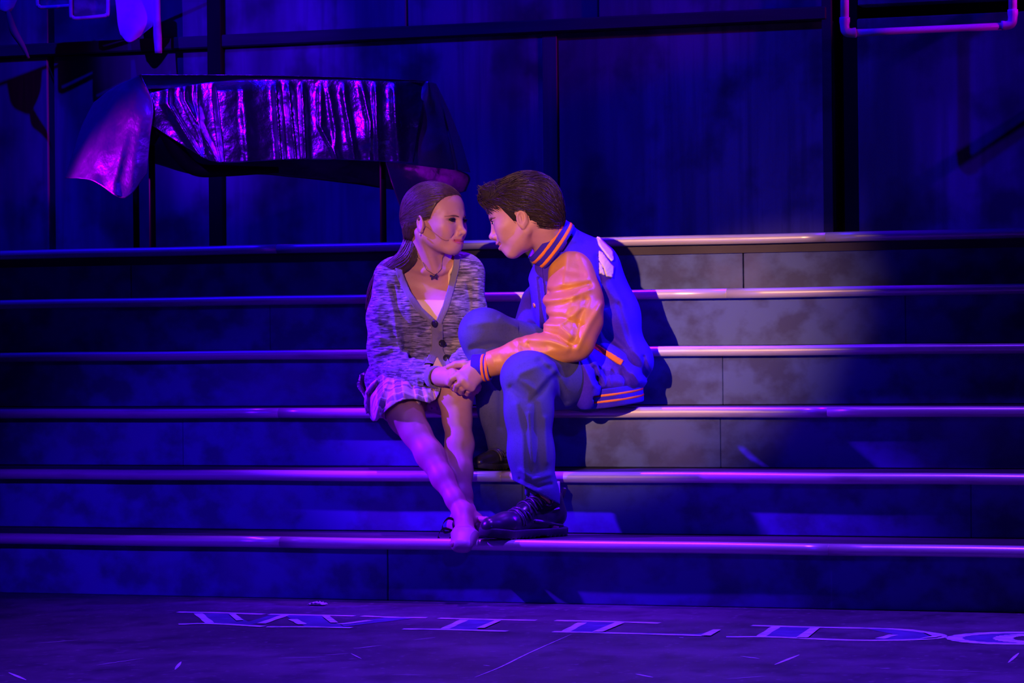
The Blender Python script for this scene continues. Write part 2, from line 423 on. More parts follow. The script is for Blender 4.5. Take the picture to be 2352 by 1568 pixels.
stairs = empty('staircase', (0, RUN, 0))
tag(stairs, 'broad dark stage staircase of six steps with pale metal nosings, the couple sitting on it', 'staircase')
def panel(name, lo, hi, m, parent, bev=0.002):
    return MB().box(lo, hi, bev=bev).build(name, [m], parent)
def riser_splits(i):
    pxs = {1: [890], 6: [1707, 300], 5: [620, 2080], 4: [1660], 3: [420, 1655], 2: [1200, 2230]}[i]
    return [X0] + sorted(on_y(p, 1310 - 140 * (i - 1), i * RUN + .03)[0] for p in pxs) + [X1]
for i in range(1, 7):
    y, z = i * RUN, i * RISE
    xs = riser_splits(i)
    gp = .002 if i in (1, 6) else .0006
    for a, c in zip(xs[:-1], xs[1:]):
        panel('riser_panel', (a + gp, y + .03 + random.uniform(-.001, .001), z - RISE), (c - gp, y + .05, z - .024), m_riser, stairs)
    panel('riser_backing', (X0, y + .05, z - RISE), (X1, y + .06, z - .024), m_dark, stairs, 0)
    y2 = y + RUN + .03 if i < 6 else YW
    if i < 6: panel('tread', (X0, y + .02, z - .024), (X1, y2, z - .0015), m_tread, stairs)
    # half-round nosing strips, butted end to end
    prof = [(.022, .0), (.004, 0.0)] + [(.004 - .016 * math.sin(t), -.016 + .016 * math.cos(t)) for t in np.linspace(.25, math.pi - .35, 9)] + [(.004, -.031), (.022, -.031)]
    cuts = [X0] + sorted(on_y(p, 900, y)[0] for p in ([1672] if i in (5,) else [1150] if i in (2, 4) else [640, 1900])) + [X1]
    for a, c in zip(cuts[:-1], cuts[1:]):
        k = len(prof); ns = 24; V = []
        for s in range(ns + 1):
            x = a + .0006 + (c - a - .0012) * s / ns; wv = .0006 * math.sin(x * 9 + i)
            V += [(x, y + p[0] + wv, z + p[1] + wv) for p in prof]
        Fq = [(s * k + j, (s + 1) * k + j, (s + 1) * k + (j + 1) % k, s * k + (j + 1) % k) for s in range(ns) for j in range(k)]
        Fq += [tuple(range(k)), tuple(ns * k + j for j in range(k))[::-1]]
        mb = MB(); mb.add(V, Fq); mb.build('nosing', [m_nose], stairs, smooth=True)
b = MB(); b.box((X0, 6 * RUN + .02, ZP - .06), (X1, YW, ZP - .0015))
b.build('platform_deck', [m_tread], stairs)

# --- back wall of painted flats, timber beam and posts
wall = empty('wall_back', (0, YW, ZP)); tag(wall, kind='structure')
def wx(px, py=300): return on_y(px, py, YW)[0]
def wz(px, py): return on_y(px, py, YW)[2]
ZB0, ZB1 = wz(1200, 79), wz(1200, 49)           # the long horizontal beam
ZT = ZB1 + 1.1
MB().box((-6, YW + .1, 0), (6.5, YW + .14, ZT)).build('black_backing', [m_dark], wall)
edges = [(-420, 112), (124, 486), (518, 1261), (1262.5, 1915), (1972, 2900)]
for k, (a, c) in enumerate(edges):
    panel('flat_panel', (wx(a), YW - .01 + .012 * (k % 2), ZP), (wx(c), YW + .1, ZB0), m_flat, wall, .004)
for k, (a, c) in enumerate([(-420, 112), (124, 486), (518, 935), (938, 1375), (1378, 1905), (1972, 2900)]):
    panel('upper_panel', (wx(a), YW + .0 + .008 * (k % 2), ZB1), (wx(c), YW + .1, ZT), m_flat, wall, .004)
panel('beam', (wx(-420), YW - .035, ZB0), (wx(1905), YW + .06, ZB1), m_brown, wall, .006)
panel('post', (wx(487), YW - .045, ZP), (wx(519), YW + .09, ZT), m_dark, wall, .004)
panel('post', (wx(1930), YW + .02, ZP), (wx(1971), YW + .09, ZT), m_dark, wall, .004)
panel('batten', (wx(1249), YW - .012, ZP), (wx(1282), YW - .002, ZB0), m_batten, wall, .002)
panel('edge_board', (wx(1893), YW - .03, ZP), (wx(1916), YW - .008, ZT), m_brown, wall, .003)
panel('dark_foot_strip', (wx(-420), YW - .03, ZP), (wx(1890), YW - .012, ZP + .07), m_brown, wall, .003)  # dark strip along the foot of the wall

# --- chalk lettering on the floor: WILD and the start of the next letter
from mathutils.geometry import tessellate_polygon
def flatpoly(pxs, z): return np.array([on_z(x, y, 0) + [0, 0, z] for x, y in pxs])
def chalk_letter(fills, lines, quads=()):
    mb = MB()
    for fi_, pl in enumerate(fills):
        P = flatpoly(pl, .0006 + .00012 * fi_); mb.add(P, [t[::-1] if np.cross(P[t[1]] - P[t[0]], P[t[2]] - P[t[0]])[2] < 0 else t for t in tessellate_polygon([[Vector(p) for p in P * [1, 1, 0]]])])
    o = mb.build('chalk_letter', [m_fill], floor)
    mb = MB()
    for li_, (pl, wd) in enumerate(lines):
        P = resample(np.array([on_z(x, y, .00012 * li_) for x, y in pl]), max(2, 6 * len(pl)))
        T = np.gradient(P, axis=0); Nn = np.stack([-T[:, 1], T[:, 0], 0 * T[:, 0]], 1); Nn /= np.linalg.norm(Nn, axis=1)[:, None]
        wj = (wd * (1 + .1 * np.sin(np.arange(len(P)) * .9)))[:, None]
        V = np.concatenate([P + Nn * wj + [0, 0, .0012], P - Nn * wj + [0, 0, .0012]]); n = len(P)
        mb.add(V, [(j, j + 1, n + j + 1, n + j) for j in range(n - 1)])
    for qi_, pl in enumerate(quads): mb.add(flatpoly(pl, .0032 + .0002 * qi_), [tuple(range(len(pl)))])
    mb.build('chalk_outline', [m_chalk], o)
LW = .014
chalk_letter([[(448, 1408), (532, 1410), (585, 1434), (485, 1433)], [(585, 1433), (652, 1411), (628, 1411), (570, 1428)],
              [(652, 1411), (745, 1414), (790, 1440), (700, 1438), (665, 1420)], [(790, 1439), (960, 1419), (900, 1417), (780, 1432)]],
             [([(408, 1406), (500, 1407.5), (606, 1411)], LW), ([(618, 1411), (720, 1413), (815, 1415)], LW), ([(832, 1415), (900, 1418), (980, 1419)], LW),
              ([(410, 1434), (485, 1432.5), (605, 1439)], LW), ([(612, 1440), (700, 1440), (808, 1442)], LW),
              ([(455, 1409), (482, 1431)], .012), ([(600, 1432), (655, 1413)], .012),
              ([(672, 1422), (695, 1434)], .012), ([(780, 1434), (850, 1425)], .012)], [[(526, 1412), (541, 1412), (560, 1426), (543, 1427)], [(740, 1417), (757, 1417), (777, 1432), (759, 1432)]])
chalk_letter([[(1060, 1422), (1150, 1425), (1095, 1446), (1012, 1446)]],
             [([(1008, 1420), (1120, 1423), (1232, 1425)], LW), ([(925, 1445), (1020, 1446), (1165, 1450)], LW), ([(1066, 1424), (1022, 1444)], .012)], [[(1136, 1427), (1151, 1427), (1113, 1444), (1094, 1444)]])
chalk_letter([[(1338, 1428), (1432, 1430), (1368, 1453), (1296, 1451)], [(1375, 1452), (1600, 1456), (1655, 1448), (1632, 1462), (1480, 1457)]],
             [([(1275, 1425.5), (1400, 1428), (1515, 1431.5)], LW), ([(1270, 1451), (1400, 1454), (1620, 1460)], LW), ([(1338, 1430), (1300, 1450)], .012),], [[(1414, 1431), (1434, 1432), (1384, 1453), (1360, 1453)], [(1638, 1448), (1656, 1448), (1632, 1462), (1608, 1461)]])
chalk_letter([[(1782, 1439), (1870, 1441), (1830, 1466), (1745, 1464)], [(1990, 1444), (2080, 1447), (2140, 1455), (2160, 1462), (2110, 1469), (2000, 1470), (2052, 1462), (2050, 1456)]],
             [([(1726, 1437), (1880, 1441), (2050, 1445), (2130, 1453), (2164, 1462), (2110, 1469), (1980, 1471), (1840, 1466.5)], LW),
              ([(1668, 1463), (1760, 1463), (1850, 1466)], LW), ([(1782, 1440), (1747, 1462)], .012), ([(2053, 1458), (2020, 1467)], .012)],
             [[(1864, 1442), (1884, 1443), (1856, 1466), (1828, 1466)], [(2118, 1453), (2150, 1457), (2166, 1462), (2142, 1463)], [(2142, 1463), (2166, 1462), (2150, 1466), (2112, 1468.5)]])
def arc(cx, cy, rx, ry, a0, a1, n=22): return [(cx + rx * math.cos(math.radians(t)), cy - ry * math.sin(math.radians(t))) for t in np.linspace(a0, a1, n)]
co, ci = arc(2340, 1466, 148, 13, 55, 305), arc(2362, 1466.5, 58, 8, 62, 298)
chalk_letter([co + ci[::-1]], [(co, .02), (ci, .024), ([co[0], ci[0]], .012), ([co[-1], ci[-1]], .012)])
mb = MB()
for pl, wd in [([(402, 1538), (416, 1520)], .01), ([(812, 1490), (878, 1482)], .006), ([(806, 1501), (830, 1513)], .005), ([(745, 1505), (800, 1501)], .005), ([(950, 1470), (1000, 1464)], .006),
               ([(1779, 1527), (1836, 1504)], .012), ([(1312, 1457), (1215, 1500), (1150, 1532), (1090, 1556)], .006), ([(2020, 1535), (2046, 1536)], .004),
               ([(2085, 1538), (2190, 1541), (2284, 1544)], .004), ([(2340, 1500), (2316, 1522)], .01), ([(1460, 1548), (1500, 1556)], .012), ([(1700, 1507), (1745, 1513)], .01),
               ([(20, 1545), (60, 1562)], .012), ([(1110, 1528), (1126, 1530)], .006), ([(1560, 1464), (1570, 1465)], .01), ([(640, 1512), (760, 1508)], .004), ([(900, 1550), (980, 1551)], .004),
               ([(80, 1478), (180, 1470)], .005), ([(220, 1528), (330, 1512)], .005), ([(1660, 1560), (1760, 1553)], .005)]:
    P = resample(np.array([on_z(x, y) for x, y in pl]), 10); T = np.gradient(P, axis=0); Nn = np.stack([-T[:, 1], T[:, 0], 0 * T[:, 0]], 1); Nn /= np.linalg.norm(Nn, axis=1)[:, None]
    tp = (.4 * wd * np.sin(np.linspace(.25, 2.9, 10)))[:, None]
    mb.add(np.concatenate([P + Nn * tp + [0, 0, .001], P - Nn * tp + [0, 0, .001]]), [(j, j + 1, 11 + j, 10 + j) for j in range(9)])
tag(mb.build('scuff_marks', [m_chalk], floor), kind='stuff')
# crumpled scrap by the foot of the stairs
c = on_z(729, 1390); V, Fq = [], []
n, k = 11, 7
for i in range(n):
    for j in range(k):
        V.append(c + np.array([(i / (n - 1) - .5) * .05, (j / (k - 1) - .5) * .035, .003 + .009 * abs(math.sin(i * 1.7 + j * .9)) * math.sin(math.pi * (i + .5) / n)]))
Fq = [(i * k + j, (i + 1) * k + j, (i + 1) * k + j + 1, i * k + j + 1) for i in range(n - 1) for j in range(k - 1)]
m_scrap = mat('white_paper_scrap', (0.85, 0.8, 0.85), 0.8)
o = wmesh('paper_scrap', np.array(V), Fq, [m_scrap], smooth=False); md = o.modifiers.new('thick', 'SOLIDIFY'); md.thickness = .001
tag(o, 'small crumpled white paper scrap on the floor at the foot of the stairs', 'scrap')

# ================================================================== foil-draped table on the platform
m_foil = mat('crumpled_silver_foil', (0.8, 0.8, 0.82), 0.27, 0.97, 0.5, bump=(11, 0.45, 0.03, 'Object'))
m_foil_soft = mat('creased_silver_foil', (0.75, 0.75, 0.8), 0.4, 0.8, 0.5, bump=(9, 0.4, 0.03, 'Object'))
m_foil_in = mat('shaded_foil_underside', (0.25, 0.25, 0.27), 0.45, 0.8, 0.4, bump=(14, 0.5, 0.02, 'Object'))  # same foil, darkened: shade under the table put into the colour
WT = -2.55                                     # near legs' depth
table = empty('table', tuple(on_w(640, 560, WT)))
table.location.z = ZP
tag(table, 'low black-legged table on the platform, draped with crumpled silver foil', 'table')
def post(px, pyt, pyb, w, r=.013, name='leg'):
    a, c = on_w(px, pyt, w), on_w(px, pyb, w); c[2] = ZP - .0012; c[:2] = a[:2]
    MB().tube([c, c + (a - c) * .5, a], r, 10).build(name, [m_black], table, smooth=True)
post(347, 205, 560, WT); post(877, 190, 552, WT - .02); post(310, 215, 560, WT - .62); post(950, 195, 550, WT - .62)
def rail(p, q, ww, r=.011):
    MB().tube([on_w(*p, ww[0]), on_w(*q, ww[1])], r, 8).build('rail', [m_black], table, smooth=True)
rail((347, 210), (877, 200), (WT, WT)); rail((310, 220), (950, 205), (WT - .62, WT - .62)); rail((347, 212), (310, 222), (WT, WT - .62)); rail((877, 202), (950, 207), (WT, WT - .62))
def sheet_pts(rows, nu, nv, amp, seed, freq=26., ridges=()):
    """rows: list of polylines of (px,py,w); returns a crumpled grid in figure space"""
    R = np.stack([resample(np.array(r, float), nu) for r in rows])
    G = np.stack([resample(R[:, j], nv) for j in range(nu)], 1)
    P = px2fig_grid(G); uv = np.stack([P[..., 0], P[..., 1], 0 * P[..., 0]], -1).reshape(-1, 3); r = np.random.default_rng(seed); d = np.zeros(len(uv))
    for i in range(9):                                          # sharp creases: folded-noise ridges
        k = r.normal(size=2); k /= np.hypot(*k); f = freq * r.uniform(.35, 1.7)
        s = uv[:, 0] * k[0] * f + uv[:, 1] * k[1] * f + r.uniform(0, 6) + 1.2 * np.sin(uv[:, 1] * k[0] * f * .6 + r.uniform(0, 6))
        d += (np.abs((s / math.pi) % 2 - 1) - .5) * r.uniform(.4, 1) * (1 if i < 5 else .5)
    d = d.reshape(P.shape[:2]); ed = np.minimum(np.linspace(0, 1, nv) * 6, 1)[:, None]
    gx, gy = G[..., 0], G[..., 1]; P = P.copy()
    for pl, wl, wr, hgt in ridges:                              # sharp pleats along a line: left flank wl px wide, right flank wr px
        (x0, y0), (x1, y1) = pl; t = np.clip((gy - y0) / (y1 - y0), 0, 1); dx = gx - (x0 + (x1 - x0) * t)
        P[..., 2] += hgt * np.exp(-(dx / np.where(dx < 0, wl * .62, wr * .62)) ** 2) * np.clip((gy - 185) / 25, 0, 1)
    P = P + np.stack([0.25 * d, 0.2 * np.roll(d, 3, 0), d], -1) * amp * ed[..., None]
    return P
def px2fig_grid(G):
    s = (D0 - G[..., 2]) / F_PX
    return np.stack([(G[..., 0] - 1176) * s, (784 - G[..., 1]) * s, G[..., 2]], -1)
def sheet(name, rows, nu, nv, amp, seed, m, parent, freq=26., ridges=(), thick=.0015):
    P = sheet_pts(rows, nu, nv, amp, seed, freq, ridges); I = np.arange(nu * nv).reshape(nv, nu)
    Q = np.stack([I[:-1, :-1], I[1:, :-1], I[1:, 1:], I[:-1, 1:]], -1).reshape(-1, 4)
    T = np.concatenate([Q[:, [0, 1, 2]], Q[:, [0, 2, 3]]])
    o = wmesh(name, fig2w(P.reshape(-1, 3)), T, [m], parent, smooth=True)
    md = o.modifiers.new('thick', 'SOLIDIFY'); md.thickness = thick
    return o
foil = empty('foil_cover', tuple(on_w(640, 175, WT - .3)))
tag(foil, 'crumpled silver foil sheet draped over the low table on the platform', 'foil sheet')
WB = WT - .62
sheet('front_drape', [[(345, 213, WT + .05), (430, 196, WT + .03), (560, 181, WT + .03), (780, 182, WT + .03), (900, 186, WT + .03), (985, 187, WT + .0)],
                      [(344, 250, WT + .07), (430, 260, WT + .06), (520, 285, WT + .06), (780, 280, WT + .06), (890, 280, WT + .07), (965, 270, WT + .04)],
                      [(347, 286, WT + .08), (430, 340, WT + .08), (505, 374, WT + .08), (640, 368, WT + .08), (780, 367, WT + .08), (950, 375, WT + .06)]],
      260, 60, .0022, 3, m_foil, foil, 42.,
      [(((500, 190), (520, 372)), 14, 150, .05), (((388, 240), (470, 372)), 26, 10, .022), (((425, 230), (500, 372)), 14, 16, .016), (((452, 230), (470, 350)), 8, 12, .010), (((560, 190), (572, 370)), 14, 24, .012), (((636, 195), (648, 366)), 14, 7, .034),
       (((664, 190), (682, 366)), 13, 8, .032), (((694, 190), (702, 366)), 8, 12, .024), (((735, 290), (775, 366)), 8, 14, .012), (((752, 200), (770, 300)), 9, 14, .010), (((790, 215), (815, 366)), 12, 12, .012),
       (((830, 190), (850, 280)), 14, 12, .012), (((862, 200), (868, 366)), 10, 16, .014), (((905, 200), (915, 366)), 16, 22, .016)])
sheet('left_drape', [[(324, 172, WT + .03), (300, 182, WT - .1), (262, 202, WT - .28), (215, 236, WT - .5)],
                     [(351, 238, WT + .08), (310, 245, WT + .02), (250, 262, WT - .2), (188, 290, WT - .48)],
                     [(345, 320, WT + .09), (300, 330, WT + .06), (230, 340, WT - .1), (168, 350, WT - .42)],
                     [(338, 398, WT + .08), (286, 455, WT + .08), (215, 416, WT - .06), (150, 409, WT - .4)]], 90, 80, .0075, 8, m_foil_soft, foil, 17., [(((285, 190), (215, 400)), 22, 26, .02), (((318, 190), (262, 420)), 16, 20, .016), (((250, 210), (180, 400)), 18, 18, .018)])
sheet('right_drape', [[(1000, 190, WT - .1), (985, 187, WT + .02), (972, 188, WT - .0)],
                      [(1032, 256, WT - .12), (1000, 262, WT - .0), (930, 290, WT + .05)],
                      [(1060, 330, WT - .14), (1010, 340, WT + .0), (905, 350, WT + .06)],
                      [(1080, 396, WT - .16), (1000, 385, WT + .0), (886, 372, WT + .06)]], 60, 60, .006, 5, m_foil_soft, foil, 20., [(((1010, 200), (1050, 380)), 8, 14, .018)])
sheet('hanging_corner', [[(990, 372, WT - .3), (940, 370, WT - .28), (885, 370, WT - .25)], [(1075, 400, WT - .34), (980, 420, WT - .3), (900, 425, WT - .28)],
                         [(1070, 440, WT - .34), (960, 470, WT - .3), (925, 488, WT - .3)]], 40, 30, .008, 15, m_foil_soft, foil, 18.)
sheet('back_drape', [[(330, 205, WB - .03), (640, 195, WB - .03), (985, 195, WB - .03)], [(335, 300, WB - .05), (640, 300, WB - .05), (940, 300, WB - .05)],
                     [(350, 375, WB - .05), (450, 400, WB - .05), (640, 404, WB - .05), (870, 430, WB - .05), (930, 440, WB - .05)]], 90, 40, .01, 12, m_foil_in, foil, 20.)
sheet('top_sheet', [[(322, 172, WT + .04), (640, 174, WT + .04), (985, 185, WT + .02)], [(262, 203, WB), (640, 190, WB), (985, 196, WB)]], 110, 40, .004, 21, m_foil, foil, 20.)
# rolled black hem tucked under the front left corner
V, Fq = tube(resample(np.stack([px2fig(*p) for p in [(343, 330, WT + .03), (358, 300, WT + .03), (382, 302, WT + .03), (410, 350, WT + .02), (450, 388, WT), (520, 392, WT - .02), (640, 390, WT - .05)]]), 60),
             np.interp(np.linspace(0, 1, 60), [0, .12, .35, .6, .85, 1], [.02, .026, .034, .03, .022, .012]), 12)
wmesh('rolled_hem', fig2w(V), Fq, [m_black], foil)

# ================================================================== hanging things, upper left and upper right
m_cloth = mat('pale_hung_cotton', (0.8, 0.78, 0.82), 0.85, 0, 0.2, mix=[('noise', 9, 0.5, 0.7, (0.3, 0.27, 0.35), 0.7, 'Object')])
m_pvc = mat('white_pipe', (0.85, 0.8, 0.85), 0.35, 0, 0.5)
WW = D0 - np.dot(on_y(300, 60, YW) - CAM, FWD)      # wall depth near the left
ws = WW + .22
line = MB().tube([on_w(-160, -62, ws), on_w(120, -52, ws), on_w(420, -58, ws), on_w(700, -68, ws)], .006, 6).build('clothes_line', [m_black])
tag(line, 'thin dark line strung high in front of the back wall, holding the hung cloths', 'line')
def cloth(name, rows, seed, label, parent=None):
    o = sheet(name, rows, 40, 46, .008, seed, m_cloth, parent, 17., thick=.003)
    o.data.polygons.foreach_set('use_smooth', np.ones(len(o.data.polygons), bool))
    if label: tag(o, label, 'cloth', 'cloths hung on the line')
    return o
shirt = cloth('torn_shirt', [[(258, -58, ws), (310, -54, ws), (362, -57, ws)], [(266, 10, ws + .01), (310, 8, ws + .02), (364, 6, ws)], [(270, 55, ws + .01), (315, 60, ws + .03), (356, 45, ws)],
                             [(276, 80, ws + .01), (300, 97, ws + .02), (350, 62, ws)]], 31, 'torn pale shirt with one dangling sleeve, hung right of the two rounded rims')
V, Fq = tube(resample(np.stack([px2fig(*p) for p in [(358, -55, ws + .02), (360, 10, ws + .02), (361, 60, ws + .02), (364, 122, ws + .02)]]), 24), np.interp(np.linspace(0, 1, 24), [0, .5, .8, 1], [.017, .016, .019, .016]), 12)
wmesh('sleeve', fig2w(V), Fq, [m_cloth], shirt)
cloth('rag', [[(-40, -58, ws), (10, -56, ws), (44, -55, ws)], [(-30, -10, ws), (10, -12, ws + .02), (42, -10, ws)], [(-10, 18, ws), (12, 22, ws + .02), (34, 12, ws)], [(10, 26, ws), (18, 27, ws), (26, 24, ws)]], 33,
      'pale rag hanging by the left edge above the dark wall')
V, Fq = tube(resample(np.stack([px2fig(*p) for p in [(14, 14, ws), (22, 40, ws - .01), (32, 72, ws - .03), (52, 105, ws - .04), (66, 134, ws - .05)]]), 20), np.interp(np.linspace(0, 1, 20), [0, .5, 1], [.008, .018, .006]), 8)
tag(wmesh('twisted_rag', np.vstack([fig2w(V)]), Fq, [mat('dull_grey_cotton', (0.2, 0.19, 0.22), 0.9)]), 'dull twisted strip of cloth trailing below the pale rag at far left', 'cloth', 'cloths hung on the line')
def rim(x0, x1, yb, yt, w, label, tilt=0.0):
    pts = [(x0, yt), (x0, yb - 12), (x0 + 4, yb - 3), (x0 + 14, yb), (x1 - 14, yb - tilt), (x1 - 4, yb - 3 - tilt), (x1, yb - 12 - tilt), (x1, yt)]
    P = resample(np.stack([px2fig(x, y, w) for x, y in pts]), 60)
    V, Fq = tube(P, .0085, 8); o = wmesh('rounded_rim', fig2w(V), Fq, [m_cloth])
    P2 = [(x0 + 2, yt), (x1 - 2, yt), (x1 - 2, yb - 4 - tilt), (x0 + 2, yb - 4)]
    wmesh('dark_panel', fig2w(np.stack([px2fig(x, y, w - .012) for x, y in P2] + [px2fig(x, y, w - .018) for x, y in P2])), [(0, 1, 2, 3), (7, 6, 5, 4), (0, 4, 5, 1), (1, 5, 6, 2), (2, 6, 7, 3), (3, 7, 4, 0)],
          [mat('dark_cane_panel', (0.1, 0.09, 0.13), 0.8, mix=[('noise', 14, .45, .65, (.35, .3, .4), .8, 'Object')])], o, smooth=False)
    tag(o, label, 'frame', 'rounded rims hung on the line'); return o
rim(86, 176, 17, -57, ws - .02, 'pale rounded rim with dark middle, the left and higher of the two', 4)
rim(163, 248, 42, -56, ws + .02, 'pale rounded rim with dark middle, hanging beside the torn shirt', 5)

frame = empty('pipe_frame', tuple(on_w(2135, -160, -2.72)))
tag(frame, 'white pipe frame hanging tilted at the upper right in front of the wall', 'frame')
wf = -2.72
def pipe(name, p, q, r=.017, m=m_pvc, rr=None):
    a, c = px2fig(*p, wf), px2fig(*q, wf)
    V, Fq = tube(a + (c - a) * np.linspace(0, 1, 5)[:, None], r if rr is None else rr, 14); wmesh(name, fig2w(V), Fq, [m], frame)
pipe('side_pipe', (1940, -200), (1940, 42)); pipe('side_pipe', (2326, -215), (2326, 26)); pipe('bottom_pipe', (1956, 76), (2312, 60), .015); pipe('top_pipe', (1940, -200), (2326, -215), .015)
for (x, y, sx) in ((1940, 76, 1), (2326, 58, -1)):
    P = resample(np.stack([px2fig(*p, wf) for p in [(x, y - 36), (x, y - 16), (x + 3 * sx, y - 4), (x + 14 * sx, y - .6 * sx), (x + 26 * sx, y - 1.1 * sx)]]), 20)
    V, Fq = tube(P, np.interp(np.linspace(0, 1, 20), [0, .12, .2, .8, .88, 1], [.021, .021, .0185, .0185, .02, .02]), 14)
    wmesh('corner_fitting', fig2w(V), Fq, [m_pvc], frame)
# ================================================================== people: shared builders
m_skin = skin_mat('fair_skin', (0.55, 0.285, 0.235), (0.48, 0.23, 0.18))
m_lip = mat('rose_lips', (0.52, 0.1, 0.13), 0.35, 0, 0.4)
m_brow = mat('dark_brow_hair', (0.15, 0.075, 0.06), 0.7, 0, 0.2)
m_lash = mat('black_lashes', (0.012, 0.01, 0.012), 0.5, 0, 0.3)
m_eye = mat('eye_white', (0.75, 0.72, 0.72), 0.15, 0, 0.5)
m_iris = mat('dark_iris', (0.05, 0.035, 0.03), 0.1, 0, 0.6)
m_teeth = mat('teeth', (0.75, 0.7, 0.6), 0.3)

def head_frame(o, f):
    f = np.array(f, float); f /= np.linalg.norm(f); u = np.array([0, 1.0, 0]); u = u - f * (u @ f); u /= np.linalg.norm(u)
    l = np.cross(u, f)
    return dict(o=np.array(o, float), M=np.stack([l, u, f], 1))
def hp(H, x, y, z): return H['o'] + H['M'] @ (np.array([x, y * H['ym'][0] + H['ym'][1], z]) * H['s'])
def tolocal(H, P):
    q = ((P - H['o']) @ H['M']) / H['s']; q[:, 1] = (q[:, 1] - H['ym'][1]) / H['ym'][0]; return q
def add_head(F, H, male=False):
    s = H['s']; M = H['M']; p = lambda x, y, z: hp(H, x, y, z)
    jw = 1.12 if male else .93
    E = lambda c, r, k, op='+', R=None: F.ell(p(*c), np.array(r) * s, M if R is None else M @ R, k, op)
    C = lambda a, b, ra, rb, k, op='+': F.cone(p(*a), p(*b), ra * s, rb * s, k, op)
    E((0, .035, -.012), (.073, .087, .097), .02)
    E((0, .05, .033), (.06, .052, .05), .03)
    E((0, -.012, .032), (.056 * (1.03 if male else 1), .066, .052), .03)
    E((0, -.06 if male else -.054, .03), (.046 * jw, .042 if male else .037, .05), .03)
    cy = -.094 if male else -.084; cz = 0 if male else .005
    E((0, cy, .066 + cz), (.019 * jw, .0165, .017), .026)
    for x in (-1, 1):
        C((x * .05 * jw, -.05 if male else -.044, .0), (x * .018, cy + .001, .06 + cz), .015, .013, .022)
        E((x * .041, -.014, .058), (.021, .019, .022), .026)
        C((x * .011, .031, .083), (x * .041, .030, .066), .008 if not male else .0095, .0075, .014)
        E((x * .033, -.038, .066), (.014, .018, .014), .02)
    C((0, .026, .082), (0, -.022, .099), .0068 + .0006 * male, .0088, .013)
    E((0, -.027, .105), (.0088, .0085, .0092), .008)
    for x in (-1, 1):
        E((x * .0115, -.032, .0945), (.0072, .0065, .009), .006)
    C((0, -.035, .099), (0, -.044, .091), .0045, .0055, .007)
    for x in (-1, 1): E((x * .0055, -.0375, .101), (.0032, .002, .005), .002, '-')
    E((0, -.06, .077), (.026, .02, .017), .02)
    for x in (-1, 1): E((x * .031, .0125, .093), (.0165, .0105, .014), .010, '-')
    for x in (-1, 1): E((x * .0308, .0115, .0735), (.0145, .0135, .0145), .005)
    op = .0032 if not male else .0045
    for x in (-1, 1): E((x * .0312, .0105, .09), (.0128 if male else .0142, op, .022), .002, '-')
    # lips
    if male:
        a = [(-.025, -.057, .083), (-.012, -.056, .0925), (-.004, -.0542, .0962), (0, -.0553, .096), (.004, -.0542, .0962), (.012, -.056, .0925), (.025, -.057, .083)]
        c = [(-.022, -.064, .083), (-.011, -.0705, .091), (0, -.0722, .093), (.011, -.0705, .091), (.022, -.064, .083)]
        g = [(-.029, -.0580, .083), (-.012, -.0630, .0955), (0, -.0635, .0985), (.012, -.0630, .0955), (.029, -.0580, .083)]; gr = .0046
    else:
        a = [(-.031, -.0535, .0765), (-.016, -.0565, .0895), (-.005, -.0553, .0935), (0, -.0563, .0935), (.005, -.0553, .0935), (.016, -.0565, .0895), (.031, -.0535, .0765)]
        c = [(-.028, -.057, .0775), (-.013, -.0648, .089), (0, -.0668, .0918), (.013, -.0648, .089), (.028, -.057, .0775)]
        g = [(-.034, -.0525, .0765), (-.016, -.0598, .0945), (0, -.0612, .0985), (.016, -.0598, .0945), (.034, -.0525, .0765)]; gr = .0016
    for q, r in zip(a[:-1], a[1:]): C(q, r, .0033, .0033, .004)
    for q, r in zip(c[:-1], c[1:]): C(q, r, .0042, .0042, .005)
    for q, r in zip(g[:-1], g[1:]): C(q, r, gr, gr, .002, '-')
    for x in (-1, 1):
        if not male:
            C((x * .0165, -.031, .094), (x * .034, -.049, .079), .0018, .0014, .007, '-')
            E((x * .037, -.027, .067), (.013, .0125, .0125), .016)
    # ears
    for x in (-1, 1):
        R = np.array(Matrix.Rotation(math.radians(-14), 3, 'X') @ Matrix.Rotation(math.radians(x * 22), 3, 'Y'))
        ey = -.012 if male else -.004
        E((x * .0735, ey, -.004), (.0068, .027, .0165), .005, '+', R)
        E((x * .0805, ey + .004, -.003), (.0062, .0175, .0092), .004, '-', R)
        C((x * .0745, ey - .012, .002), (x * .0755, ey + .008, -.0005), .003, .0026, .003)
        C((x * .0725, ey - .010, .008), (x * .074, ey + .004, .009), .0045, .003, .005)
        E((x * .0725, ey - .025, .001), (.005, .0065, .006), .005)
def paint_head(o, V, H, male=False):
    q = tolocal(H, V); x, y, z = q[:, 0], q[:, 1], q[:, 2]; ss = lambda t: np.clip(t, 0, 1)
    hw = .026 if male else .0315; cy = -.0625 if male else -.0605 + .0000
    e = ((x / hw) ** 2 + ((y - cy - (.0 if male else 4.2) * x * x) / (.0125 if male else .0088)) ** 2)
    set_attr(o, 'lips', ss((1.12 - e) / .3) * (z > .07) * (.45 if male else 1.0))
    ex = (np.abs(x) - .033) / .0195; ey = (y - .0135) / .0085
    set_attr(o, 'makeup', ss((1.1 - ex**2 - ey**2) / .9) * (z > .04) * (.3 if male else .85))
    set_attr(o, 'blush', ss(1 - (((np.abs(x) - .044) / .022)**2 + ((y + .018) / .018)**2 + ((z - .062) / .035)**2)) * (.25 if male else .5))
